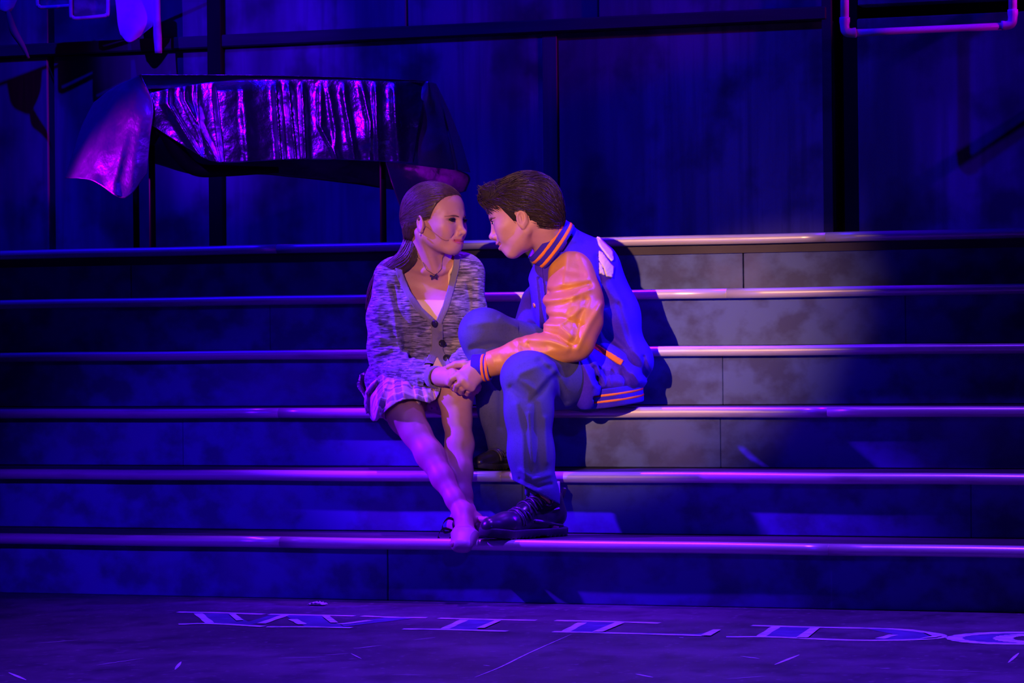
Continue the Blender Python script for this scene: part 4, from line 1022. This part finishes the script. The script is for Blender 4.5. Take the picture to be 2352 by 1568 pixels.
P = drape_on(FB, [hp(HW, -.07, -.012, .012), hp(HW, -.058, -.03, .04), hp(HW, -.042, -.05, .065), hp(HW, -.034, -.056, .074)], 24, .0016)
V, Fq = tube(P, np.interp(np.linspace(0, 1, 24), [0, .85, .9, 1], [.0011, .0011, .002, .002]), 6); wmesh('cheek_microphone', fig2w(V), Fq, [mat('beige_wire', (.3, .13, .1), .5)], person_w)
# ================================================================== the man
HM = head_frame(W_(1203, 494, .2), (-.93, -.31, -.17)); HM['s'] = 1.05; HM['ym'] = (.88, -.005)
MB_ = Field(); add_head(MB_, HM, True)
MB_.cone(hp(HM, 0, -.045, -.042), W_(1280, 600, .13), .05, .056, .014)
MB_.cone(hp(HM, .05, -.035, -.025), W_(1256, 586, .17), .012, .009, .02)
MB_.cone(W_(1310, 600, .1), W_(1335, 650, .04), .05, .085, .03)
MB_.ell(W_(1345, 700, .03), (.1, .15, .14), None, .05); MB_.ell(W_(1395, 850, .0), (.105, .1, .15), None, .05)
MS, ME, MWr = W_(1318, 640, .17), W_(1328, 772, .325), W_(1104, 846, .285)
MB_.chain([(MS, .05), (ME, .038), (MWr, .027)], .01)
NS, NE, NW_ = W_(1305, 660, -.1), W_(1330, 780, -.16), W_(1300, 842, -.02)
MB_.chain([(NS, .05), (NE, .04), (NW_, .03)], .01)
hand(MB_, W_(1095, 850, .29), [W_(1053, 862, .338), W_(1063, 874, .345), W_(1073, 884, .342), W_(1083, 890, .332)],
     [[W_(1038, 869, .338), W_(1032, 880, .318), W_(1040, 888, .296)], [W_(1050, 883, .338), W_(1046, 893, .316), W_(1054, 896, .294)],
      [W_(1062, 892, .334), W_(1059, 900, .312), W_(1066, 902, .29)], [W_(1076, 897, .325), W_(1073, 904, .306), W_(1079, 905, .288)]],
     [W_(1085, 842, .29), W_(1066, 836, .302), W_(1045, 837, .305), W_(1029, 843, .3)], .027)
hand(MB_, NW_ + [-.01, -.004, .02], [W_(1288, 846, .06), W_(1284, 850, .06), W_(1282, 856, .055), W_(1284, 860, .045)],
     [[W_(1274, 848, .08), W_(1268, 852, .085), W_(1264, 856, .082)], [W_(1270, 853, .08), W_(1264, 858, .085), W_(1260, 862, .08)], [W_(1270, 860, .075), W_(1264, 864, .078), W_(1261, 868, .074)], [W_(1274, 865, .062), W_(1269, 868, .064), W_(1266, 871, .06)]],
     [W_(1292, 842, .02), W_(1282, 838, .045), W_(1272, 838, .06), W_(1266, 841, .07)], .024)
JH, JK, JA = W_(1345, 880, .1), W_(1212, 868, .40), W_(1248, 1140, .445)
KH, KK, KA = W_(1345, 862, -.06), W_(1112, 765, .115), W_(1168, 1022, .115)
MB_.chain([(JH, .075), (JK, .055), (JA, .033)], .03); MB_.chain([(KH, .075), (KK, .055), (KA, .033)], .03)
MB_.cone(JA, W_(1260, 1205, .435), .03, .026, .02); MB_.cone(W_(1260, 1206, .435), W_(1180, 1214, .52), .026, .024, .02)
MB_.cone(KA, W_(1172, 1054, .1), .028, .024, .02); MB_.cone(W_(1172, 1056, .1), W_(1125, 1064, .17), .024, .022, .02)
Vb, Qb = nets(MB_, W_(1000, 1260, -.36), W_(1540, 375, .68), .0027)
base_m = on_w(1395, 935, .0)
person_m = mesh_np('person', fig2w(Vb) - base_m, Qb, [m_skin]); paint_head(person_m, Vb, HM, True)
person_m.location = Vector(base_m)
tag(person_m, 'dark-haired man in a blue varsity jacket with tan sleeves, seated leaning to the woman', 'person')
add_face_parts(HM, MB_, person_m, True)

# --- jacket body
m_wool = mat('royal_blue_wool', (0.06, 0.02, 0.5), 0.9, 0, 0.12, mix=[('noise', 160, .45, .7, (.08, .03, .58), .5, 'Object')], bump=(240, .25, .002, 'Object'))
m_knitb = mat('blue_rib_knit', (0.045, 0.018, 0.45), 0.9, 0, 0.15, bump=((500, 500, 40), .5, .003, 'Object'))
m_orange = mat('orange_stripe', (0.95, 0.27, 0.04), 0.8, 0, 0.2)
m_tan = mat('tan_leather', (0.64, 0.29, 0.055), 0.43, 0, 0.5, mix=[('noise', 22, .45, .7, (.54, .23, .04), .5, 'Object')], bump=(130, .2, .002, 'Object'))
m_snap = mat('brass_snap', (.85, .4, .15), .35, .6)
m_felt = mat('cream_felt', (0.82, 0.72, 0.62), 0.9, 0, 0.2, bump=(200, .3, .002, 'Object'))
cn = np.array([-.80, .57, .12]); cn /= np.linalg.norm(cn)
FJ = Field()
FJ.cone(W_(1296, 552, .14), W_(1350, 618, .05), .05, .088, .03)
FJ.cone(W_(1288, 586, .165), W_(1318, 622, .165), .05, .062, .03); FJ.cone(W_(1270, 600, .15), W_(1262, 640, .12), .045, .05, .03); FJ.cone(W_(1290, 590, .0), W_(1310, 650, -.08), .05, .075, .03)
FJ.ell(W_(1342, 640, .05), (.112, .115, .165), None, .04)
FJ.ell(W_(1264, 682, .06), (.058, .105, .13), None, .05)
FJ.ell(W_(1384, 740, .02), (.118, .14, .175), None, .05)
FJ.ell(W_(1407, 822, .02), (.118, .085, .18), None, .04)
FJ.ell(W_(1448, 838, .03), (.064, .06, .13), None, .03)
FJ.ell(W_(1396, 876, .04), (.108, .062, .185), None, .03)
FJ.ell(W_(1345, 876, .235), (.046, .086, .062), None, .03)
FJ.cone(W_(1228, 690, .02), W_(1204, 760, .0), .04, .036, .03)            # far front panel hanging open
foldJ = [([(1368, 720), (1388, 745), (1398, 770)], 10, -.012), ([(1395, 665), (1420, 690), (1440, 760), (1468, 850)], 14, .008), ([(1375, 745), (1420, 790), (1480, 855)], 11, -.016),
         ([(1340, 770), (1390, 800), (1440, 850), (1470, 872)], 12, .010), ([(1330, 790), (1350, 830), (1368, 870)], 7, -.008), ([(1318, 800), (1345, 850), (1360, 885)], 6, .006),
         ([(1365, 845), (1375, 880)], 6, -.008), ([(1400, 850), (1402, 885)], 5, .004), ([(1430, 850), (1440, 885)], 5, -.004), ([(1455, 858), (1466, 880)], 5, .005), ([(1384, 850), (1390, 885)], 5, .004),
         ([(1372, 590), (1382, 640), (1390, 700)], 7, -.006), ([(1255, 560), (1290, 548), (1330, 552)], 8, .004), ([(1420, 700), (1450, 800)], 6, -.004), ([(1400, 640), (1432, 700)], 6, .003),
         ([(1478, 820), (1486, 868)], 5, -.007), ([(1238, 640), (1246, 720), (1250, 760)], 5, -.007)]
def jk_post(P, d):
    return strokes(P, d, foldJ, lambda Q: np.full(len(Q), .0, np.float32)) + .0008 * vnoise(P, 45, 9)
FJ.post = jk_post
def jacket_f(P):
    d = FJ(P); m = np.abs(d) < .06; r = d.copy()
    if m.any():
        Q = P[m]; x, y = fig2px(Q); dm = d[m]
        bot = (y - np.where(x < 1362, 940, 910 - (x - 1362) * .14)) * .0013         # hem, above the waistband
        lap = poly_sd(x, y, [(1100, 760), (1190, 752), (1240, 765), (1330, 790), (1312, 826), (1318, 1000), (1100, 1000)]) * .0013
        inner = dm + .009
        qq = Q - W_(1267, 560, .155); tx = qq @ cn; nk = np.minimum(.063 - np.linalg.norm(qq - tx[:, None] * cn, axis=1), tx + .035)
        openf = poly_sd(x, y, [(1100, 500), (1226, 596), (1206, 606), (1196, 640), (1180, 700), (1172, 740), (1172, 775), (1100, 800)]) * .0013
        r[m] = np.maximum.reduce([dm, bot, -lap, nk, -np.where(Q[:, 2] > .02, openf, .05)])
    return r
jacket = fmesh('jacket', jacket_f, W_(1150, 960, -.24), W_(1530, 490, .34), .0036, [m_wool], person_m)
# sleeves
FL = Field()
FL.chain([(W_(1313, 630, .19), .070), (W_(1318, 690, .24), .081), (W_(1322, 735, .285), .074), (W_(1316, 780, .32), .058)], .03)
FL.chain([(W_(1318, 780, .32), .058), (W_(1262, 800, .32), .051), (W_(1200, 815, .31), .044), (W_(1118, 838, .288), .037)], .03)
foldL = [([(1262, 672), (1310, 664), (1352, 655)], 8.8, -0.0101), ([(1252, 690), (1300, 684), (1350, 664)], 7.5, 0.0065), ([(1275, 590), (1270, 640), (1262, 668)], 11.2, -0.0043), ([(1302, 572), (1300, 600), (1292, 650)], 10.0, 0.0050),
         ([(1330, 580), (1350, 620), (1356, 660)], 10.0, 0.0029), ([(1250, 706), (1290, 702), (1330, 690)], 7.5, -0.0043), ([(1245, 742), (1285, 748), (1312, 772)], 8.8, 0.0094), ([(1252, 728), (1290, 728), (1330, 745)], 7.5, -0.0065),
         ([(1212, 778), (1262, 782), (1305, 798)], 8.8, 0.0072), ([(1240, 762), (1280, 770), (1308, 788)], 6.2, -0.0072), ([(1180, 790), (1210, 800), (1250, 800)], 7.5, -0.0036), ([(1170, 812), (1220, 806), (1300, 806)], 8.8, 0.0036),
         ([(1345, 690), (1332, 730), (1318, 790)], 8.8, -0.0079), ([(1380, 700), (1352, 745), (1325, 800)], 8.8, 0.0072), ([(1320, 680), (1300, 720)], 7.5, 0.0036), ([(1150, 820), (1165, 842)], 7.5, -0.0022), ([(1290, 620), (1340, 630)], 7.5, -0.0022), ([(1340, 705), (1300, 735), (1290, 742)], 6.2, 0.0043),
         ([(1190, 785), (1196, 826)], 6.2, 0.0036), ([(1215, 790), (1222, 826)], 6.2, -0.0029), ([(1128, 815), (1140, 850)], 6.2, 0.0022)]
FL.post = lambda P, d: strokes(P, d, foldL, lambda Q: np.full(len(Q), .2, np.float32)) + .0012 * vnoise(P, 50, 2)
def sleeve_f(P):
    d = FL(P); m = np.abs(d) < .04; r = d.copy()
    if m.any():
        Q = P[m]; cut = (Q - W_(1122, 838, .288)) @ np.array([-.95, -.18, -.12]); r[m] = np.maximum(d[m], np.where(Q[:, 0] < W_(1160, 0, .29)[0], cut, -.05))
    return r
sleeve = fmesh('sleeve', sleeve_f, W_(1090, 900, .05), W_(1410, 550, .44), .0029, [m_tan], jacket)
FL2 = Field(); FL2.chain([(NS, .062), (NE, .055), (NW_, .04)], .03)
fmesh('sleeve', FL2, W_(1250, 880, -.3), W_(1400, 590, .08), .005, [m_tan], jacket)
# striped rib knit: cuff, collar, waistband
def rib(name, c, n, a, b_, h, th, stripes, flare=0.0, parent=jacket, sw=.005):
    n = np.array(n, float); n /= np.linalg.norm(n); a = np.array(a, float); b_ = np.array(b_, float); c = np.array(c, float)
    V, Fq = ring_band(c, n, a, b_, h, th, flare, 72, wob=.0004); wmesh(name, fig2w(V), Fq, [m_knitb], parent)
    for t in stripes:
        k = 1 + flare * t / np.linalg.norm(a); V, Fq = ring_band(c + n * t * h, n, a * k * 1.0, b_ * k, sw, th + .0016, flare * sw / h, 72); wmesh(name + '_stripe', fig2w(V), Fq, [m_orange], parent)
cd = np.array(px2fig(1130, 836, .288)) - np.array(px2fig(1090, 848, .288)); cd /= np.linalg.norm(cd)
ca = np.cross(cd, [0, 0, 1]); ca /= np.linalg.norm(ca); tilt = cd + np.array([.0, -.22, .22]); tilt /= np.linalg.norm(tilt); ca = np.cross(tilt, [0, 0, 1]); ca /= np.linalg.norm(ca); cb = np.cross(tilt, ca)
rib('cuff', W_(1107, 845, .288), tilt, ca * .0365, cb * .034, .05, .006, [.14, .38], -.004, sw=.0085)
al = np.array([.57, .80, 0]); al -= cn * (al @ cn); al /= np.linalg.norm(al); bl = np.cross(cn, al)
rib('collar', W_(1265, 557, .155), cn, al * .077, bl * .078, .054, .007, [-.28, .14], -.006, sw=.0105)
wn = np.array([-.12, 1, .02]); wn /= np.linalg.norm(wn); wa = np.array([1, .12, 0]); wa -= wn * (wa @ wn); wa /= np.linalg.norm(wa); wb = np.cross(wn, wa)
rib('waistband', W_(1393, 908, .045), wn, wa * .107, wb * .185, .056, .008, [.16, -.16], .0, sw=.0075)
# details: welt pocket, felt letters, snaps, front placket edge
from mathutils.geometry import delaunay_2d_cdt
def patch(name, poly, m, th=.003, F=FJ, parent=jacket, step=2.5):
    """a thick applique cut to an outline and laid on the cloth surface"""
    bd = []
    for p, q in zip(poly, poly[1:] + poly[:1]):
        n = max(1, int(math.hypot(q[0] - p[0], q[1] - p[1]) / step)); bd += [(p[0] + (q[0] - p[0]) * i / n, p[1] + (q[1] - p[1]) * i / n) for i in range(n)]
    xs, ys = [q[0] for q in bd], [q[1] for q in bd]
    g = np.array([(x, y) for x in np.arange(min(xs), max(xs), step) for y in np.arange(min(ys), max(ys), step)] or [(0, 0)])
    ins = g[poly_sd(g[:, 0], g[:, 1], bd) < -step * .5]; pts = [Vector(q) for q in bd] + [Vector(q) for q in ins.tolist()]
    v2, _, fc, *_ = delaunay_2d_cdt(pts, [], [list(range(len(bd)))], 1, 1e-4)
    ws = np.array([surf_w(F, v[0], v[1], .5, -.3, 400) or .1 for v in v2]); P = np.stack([px2fig(v[0], v[1], w) for v, w in zip(v2, ws)])
    G = grad(F, P); G /= np.linalg.norm(G, axis=1)[:, None] + 1e-9; o = wmesh(name, fig2w(P + G * th), [tuple(f) for f in fc], [m], parent)
    md = o.modifiers.new('thick', 'SOLIDIFY'); md.thickness = th + .003; md.offset = 0; return o
patch('pocket_welt', [(1361, 794), (1367, 787), (1430, 829), (1425, 838)], m_orange)
patch('pocket_welt_end', [(1343, 780), (1349, 773), (1366, 786), (1360, 793)], m_brow)
for pl in ([(1370, 546.5), (1375, 547.5), (1400.5, 573), (1405, 580), (1407, 598), (1403.5, 600.5), (1395, 591), (1374.5, 564)],
           [(1374, 578), (1382, 581.5), (1399.5, 606), (1407.5, 614), (1404, 638), (1391, 634.5), (1386, 617), (1375, 599)], [(1374.5, 604), (1381, 609), (1388, 632), (1376, 628)]):
    patch('felt_letter', pl, m_felt, .0028)
for x, y in ((1217, 622), (1231, 700)): disc_on(FJ, x, y, .0075, .004, 'snap', m_snap, jacket, 16, .4, .0065)
for x, y in ((1315, 826), (1321, 897)):
    disc_on(FJ, x, y, .0065, .004, 'snap', m_snap, jacket, 16, .4, .003)
def placket(P):
    d = FJ(P); r = np.maximum(np.abs(d), .012); k = np.abs(d) < .012
    if k.any():
        x, y = fig2px(P[k]); e = poly_sd(x, y, [(1206, 606), (1244, 604), (1250, 660), (1262, 760), (1236, 764), (1226, 700)]) * .0013
        r[k] = np.maximum.reduce([np.abs(d[k] - .001) - .003, e, .03 - P[k][:, 2]])
    return r
fmesh('snap_placket', placket, W_(1195, 775, .0), W_(1270, 595, .3), .003, [m_wool], jacket)

# --- undershirt: neckline ring and chest
m_tee = mat('cream_undershirt', (0.8, 0.74, 0.68), 0.85)
tee = wmesh('undershirt', *(lambda r_: (fig2w(r_[0]), r_[1]))(ring_band(W_(1262, 562, .155), cn, al * .064, bl * .066, .052, .004, 0, 48)), [m_tee], person_m)
FTm = Field(); FTm.ell(W_(1290, 680, .04), (.05, .1, .1), None, .02); FTm.cone(W_(1262, 604, .13), W_(1285, 660, .06), .035, .06, .03)
fmesh('shirt_front', FTm, W_(1180, 790, -.1), W_(1340, 550, .2), .005, [m_tee], tee)

# --- jeans
m_jean = mat('dark_blue_denim', (0.06, 0.065, 0.19), 0.85, 0, 0.2, mix=[('noise', (9, 9, 6), .48, .75, (.1, .105, .19), .7, 'Object'), ('noise', 150, .5, .7, (.04, .044, .12), .3, 'Object')], bump=(260, .3, .002, 'Object'))
FP = Field()
FP.ell(W_(1385, 885, .0), (.12, .062, .165), None, .03)
FP.chain([(JH, .086), (JH * .5 + JK * .5 + [0, .004, 0], .083), (JK, .073)], .03)
FP.chain([(JK, .072), (W_(1214, 940, .415), .067), (W_(1219, 1040, .435), .063), (W_(1232, 1135, .45), .060), (W_(1238, 1175, .445), .058)], .03)
FP.chain([(KH, .09), (KH * .5 + KK * .5 + [0, .0, 0], .084), (KK, .071)], .03)
FP.chain([(KK, .069), (W_(1128, 850, .115), .064), (W_(1148, 940, .115), .060), (W_(1170, 1046, .112), .058)], .03)
foldP = [([(1175, 890), (1215, 925), (1240, 905), (1262, 870)], 9, -.007), ([(1190, 870), (1230, 895), (1275, 850)], 8, .006), ([(1185, 930), (1200, 1000), (1205, 1100)], 8, .006), ([(1230, 930), (1235, 1020), (1240, 1080)], 8, -.007), ([(1215, 950), (1222, 1060)], 6, .005),
         ([(1252, 960), (1256, 1060)], 6, .005), ([(1195, 1080), (1225, 1100), (1262, 1090)], 6, .006), ([(1195, 1100), (1235, 1118), (1265, 1112)], 5, -.006), ([(1190, 860), (1250, 835), (1300, 838)], 8, .004), ([(1240, 830), (1280, 870), (1300, 920)], 8, -.006),
         ([(1075, 745), (1120, 740), (1180, 750)], 9, .004), ([(1085, 800), (1130, 790), (1180, 800)], 8, -.006), ([(1105, 820), (1140, 815)], 6, .005), ([(1120, 860), (1150, 900), (1150, 980)], 7, -.005), ([(1150, 730), (1200, 760), (1220, 790)], 7, .004)]
FP.post = lambda P, d: strokes(P, d, foldP, lambda Q: np.where(Q[:, 0] > .02, .3, .08) * (Q[:, 0] < .13) + (Q[:, 0] >= .13) * .05) + .0012 * vnoise(P, 40, 11)
def jeans_f(P):
    d = FP(P); m = np.abs(d) < .04; r = d.copy()
    if m.any():
        Q = P[m]; x, y = fig2px(Q)
        c1 = np.where((Q[:, 2] > .3), (y - (1106 + (x - 1185) * .52)) * .0012, -.05)
        c2 = np.where((Q[:, 2] < .25) & (y > 980), (y - 1050) * .0012, -.05)
        r[m] = np.maximum.reduce([d[m], c1, c2, (800 - y) * .0013 + np.where(x > 1365, 0, -.2)])
    return r
jeans = fmesh('jeans', jeans_f, W_(1030, 1200, -.22), W_(1530, 680, .56), .0036, [m_jean], person_m)

# --- shoes: chunky black lace-ups
m_shoe = mat('black_shoe_leather', (0.03, 0.028, 0.034), 0.3, 0, 0.5, coat=.2); m_sole = mat('dark_rubber_sole', (0.04, 0.04, 0.045), 0.6); m_sock = mat('pale_sock', (0.7, 0.65, 0.7), 0.9); m_lace = mat('shiny_black_lace', (0.05, 0.048, 0.055), 0.3)
def shoe_m(heel, toe, up=(0, 1, 0), sc=1.0):
    heel = np.array(heel); toe = np.array(toe); L = np.linalg.norm(toe - heel); z = (toe - heel) / L; y = np.array(up, float); y -= z * (y @ z); y /= np.linalg.norm(y); x = np.cross(y, z); M = np.stack([x, y, z], 1)
    k = L / .29; g = lambda a, b_, c: heel + M @ (np.array([a, b_, c]) * k)
    S = Field()
    S.cone(g(0, .055, .035), g(0, .045, .09), .036 * k, .038 * k, .02); S.cone(g(0, .045, .09), g(.0, .035, .2), .039 * k, .036 * k, .02); S.cone(g(.012, .034, .2), g(.004, .03, .258), .031 * k, .026 * k, .02); S.cone(g(-.014, .034, .2), g(-.006, .03, .25), .029 * k, .025 * k, .02)
    S.cone(g(0, .06, .024), g(0, .098, .04), .034 * k, .036 * k, .015); S.cone(g(0, .085, .075), g(0, .065, .13), .03 * k, .03 * k, .02); S.cone(g(0, .10, .08), g(0, .14, .076), .026 * k, .02 * k, .012)
    S.cone(g(0, .108, -.003), g(0, .125, -.012), .008 * k, .007 * k, .008)
    for q in (-1, 1):
        S.cone(g(q * .04, .03, .03), g(q * .042, .045, .13), .004, .004, .004); S.cone(g(q * .036, .075, .04), g(q * .03, .06, .15), .0035, .0035, .004)
    S.cone(g(-.035, .045, .2), g(.035, .045, .2), .006, .006, .006)
    def f(P):
        q = (P - heel) @ M / k; d = S(P); return np.maximum.reduce([d, .012 * k - (q[:, 1]) * k, -(np.maximum(np.linalg.norm((q - [0, .15, .052]) * [1, .45, 1], axis=1) - .028, -.03)) * k])
    lo = np.minimum(heel, toe) - [.07, .05, .07]; hi = np.maximum(heel, toe) + [.07, .16, .07]
    sh = fmesh('shoe', f, lo, hi, .0027, [m_shoe], person_m)
    SS = Field(); SS.cone(g(0, .02, .03), g(0, .02, .1), .043 * k, .04 * k, .02); SS.cone(g(0, .02, .1), g(.0, .02, .21), .04 * k, .047 * k, .02); SS.cone(g(0, .02, .21), g(.0, .02, .25), .046 * k, .036 * k, .02)
    def fs(P):
        q = (P - heel) @ M / k; ar = np.where((q[:, 2] > .075) & (q[:, 2] < .13), .006 * np.sin((q[:, 2] - .075) / .055 * math.pi), 0)
        tr = .0015 * np.sin(q[:, 2] * 420); toe_up = np.maximum(q[:, 2] - .21, 0) * .12
        return np.maximum.reduce([SS(P), (np.abs(q[:, 1] - .012 - ar * .5 - toe_up) - (.012 - ar * .5)) * k]) + np.where(q[:, 1] < .004, tr, 0)
    fmesh('sole', fs, lo, hi, .003, [m_sole], sh)
    mb = MB()
    for i in range(5):
        t = .085 + .02 * i; hgt = .098 - .010 * i - (.0015 * i * i) * .4
        for q in (-1, 1):
            P = np.stack([g(q * .03, hgt - .013, t - .004), g(q * .016, hgt - .001, t), g(0, hgt + .0035, t + .004), g(-q * .016, hgt - .001, t + .009), g(-q * .03, hgt - .013, t + .012)])
            V, Fq = tube(drape_on(S, list(P), 16, .0022), .0034, 6); mb.add(fig2w(V), Fq)
    for q in (-1, 1):
        V, Fq = tube(resample(np.stack([g(0, .103, .078), g(q * .03, .108, .07), g(q * .048, .088, .08), g(q * .03, .09, .088), g(0, .102, .08)]), 20), .003, 6); mb.add(fig2w(V), Fq)
    mb.build('laces', [m_lace], sh, smooth=True)
    V, Fq = ring_band(g(0, .125, .052), (M @ np.array([0, 1, 0])), M @ np.array([.034 * k, 0, 0]), M @ np.array([0, 0, .034 * k]), .05 * k, .004, 0, 32); wmesh('sock', fig2w(V), Fq, [m_sock], sh)
    return sh
shoe_m(px2fig(1288, 1229, .40), px2fig(1104, 1239, .60))
shoe_m(px2fig(1192, 1074, .075), px2fig(1090, 1080, .235))

# --- hair: short sides, swept quiff
m_hairm = mat('dark_brown_hair', (0.036, 0.021, 0.016), 0.36, 0, 0.5, mix=[('noise', (60, 60, 60), 0.45, 0.65, (0.03, 0.02, 0.016), 0.7, 'Object')])
FR = Field(); MM = HM['M']
FR.ell(hp(HM, 0, .036, -.014), np.array((.0805, .092, .104)) * HM['s'], MM, .02); FR.ell(hp(HM, 0, .066, .036), np.array((.064, .05, .052)) * HM['s'], MM, .03); FR.ell(hp(HM, 0, -.022, -.066), np.array((.058, .056, .042)) * HM['s'], MM, .03)
FR.cone(hp(HM, -.03, .1, .07), hp(HM, .035, .102, .07), .027, .027, .025); FR.cone(hp(HM, .0, .112, .05), hp(HM, .01, .095, .088), .022, .018, .02)
def hm_post(P, d):
    q = tolocal(HM, P); x, y, z = q[:, 0], q[:, 1], q[:, 2]; ax = np.abs(x)
    front = np.where(y > .075, -.05, z + .42 * (.075 - y) - .066 + .25 * np.maximum(ax - .03, 0))
    low = np.where(z > .012, (z - .012) * .55 - .014, np.where(z > -.02, .02, np.where(z > -.04, -.045, -.066 - (z + .04) * .5))) - y
    low = np.maximum(low, np.where((z > .005) & (z < .026), -.016 - y - .0, -.05))
    earhole = .0185 - np.hypot((y + .010) * .75, z + .004) + np.where(ax > .05, 0, -.1)
    return np.maximum(np.maximum(np.maximum(d, front), low), earhole) + (.0014 * np.sin(x * 240 + 40 * y) + .0016 * vnoise(P, 120, 3)) * np.clip(1 - np.abs(d) / .01, 0, 1)
S1 = Field(); S1.p = FR.p[:]; FR.post = hm_post
Vh, Qh = nets(FR, HM['o'] - .19, HM['o'] + .19, .0026)
m_scalp = mat('matt_dark_hair', (0.018, 0.011, 0.009), 0.75, 0, 0.2)
hair_m = wmesh('hair', fig2w(Vh), Qh, [m_scalp], person_m)
ax_u, ax_f = HM['M'][:, 1], HM['M'][:, 2]
def flow_m(P):
    q = tolocal(HM, P); y, z = q[:, 1], q[:, 2]; ax = np.abs(q[:, 0]); top = np.clip((y - .07) / .04, 0, 1)[:, None]; fr = np.clip((z - .02) / .05, 0, 1)[:, None]
    side = -.75 * ax_f - .65 * ax_u; topd = -ax_f * (1 - fr) + (ax_f * .55 + ax_u * .5) * fr
    return side * (1 - top) + topd * top + .35 * np.stack([vnoise(P, 38, 11), vnoise(P, 38, 12), vnoise(P, 38, 13)], 1)
pts = surf_points(Vh, Qh, 3800, 15, lambda c: np.abs(S1(c)) < .006)
st = strand_hair(S1, pts, flow_m, 9, .006, .004, .16, 16)
q = tolocal(HM, st.reshape(-1, 3)); bad = ((q[:, 1] < .03) & (q[:, 2] > .03)) | (np.hypot((q[:, 1] + .010) * .75, q[:, 2] + .004) < .018) | ((q[:, 1] < -.07)); st = st[~bad.reshape(st.shape[:2]).any(1)]
rad = np.interp(np.linspace(0, 1, 9), [0, .3, .8, 1], [.0004, .0009, .0008, .0002])[None] * np.random.default_rng(4).uniform(.6, 1.3, (len(st), 1))
V, Q = tubes_np(st, rad); tag(wmesh('brushed_strands', fig2w(V), Q, [m_hairm], hair_m), kind='stuff')
r = np.random.default_rng(19); cur = []
for i in range(420):                                      # curled locks of the quiff
    b0 = hp(HM, r.uniform(-.05, .055), r.uniform(.085, .118), r.uniform(.035, .085)); ln = r.uniform(.018, .036); cu = r.uniform(.5, 2.4)
    dd = ax_f * r.uniform(.3, 1) + ax_u * r.uniform(.1, .9) + MM[:, 0] * r.uniform(-.3, .3); dd /= np.linalg.norm(dd); t = np.linspace(0, 1, 10)[:, None]
    up2 = np.cross(MM[:, 0], dd); cur.append(b0 + dd * ln * np.sin(t * cu) / cu - up2 * 0 + (ax_u * .6 - dd * .2) * ln * (1 - np.cos(t * cu)) / cu)
cur = np.stack(cur); rad = np.interp(np.linspace(0, 1, 10), [0, .6, 1], [.0016, .0013, .0003])[None] * r.uniform(.5, 1.2, (len(cur), 1))
V, Q = tubes_np(cur, rad, 4); tag(wmesh('quiff_locks', fig2w(V), Q, [m_hairm], hair_m), kind='stuff')

# labels of parts that look different from the rest of their thing
PL = {'pocket_welt': 'orange welt of the jacket pocket', 'felt_letter': 'cream felt stroke of the lettering on the jacket back', 'snap': 'brass snap of the jacket', 'collar_stripe': 'orange stripe round the collar',
      'cuff_stripe': 'orange stripe round the cuff', 'waistband_stripe': 'orange stripe round the waistband', 'butterfly_pendant': 'dark butterfly pendant on a fine chain', 'bow': 'black ribbon bow at the ankle',
      'cheek_microphone': 'thin beige wire microphone along the cheek', 'button': 'black cardigan button', 'rolled_hem': 'black rolled hem under the foil', 'camisole': 'cream camisole under the cardigan', 'nosing': 'pale rounded metal nosing of a step'}
for o in bpy.data.objects:
    k = o.name.split('.')[0]
    if o.parent is not None and k in PL: o['label'] = PL[k]
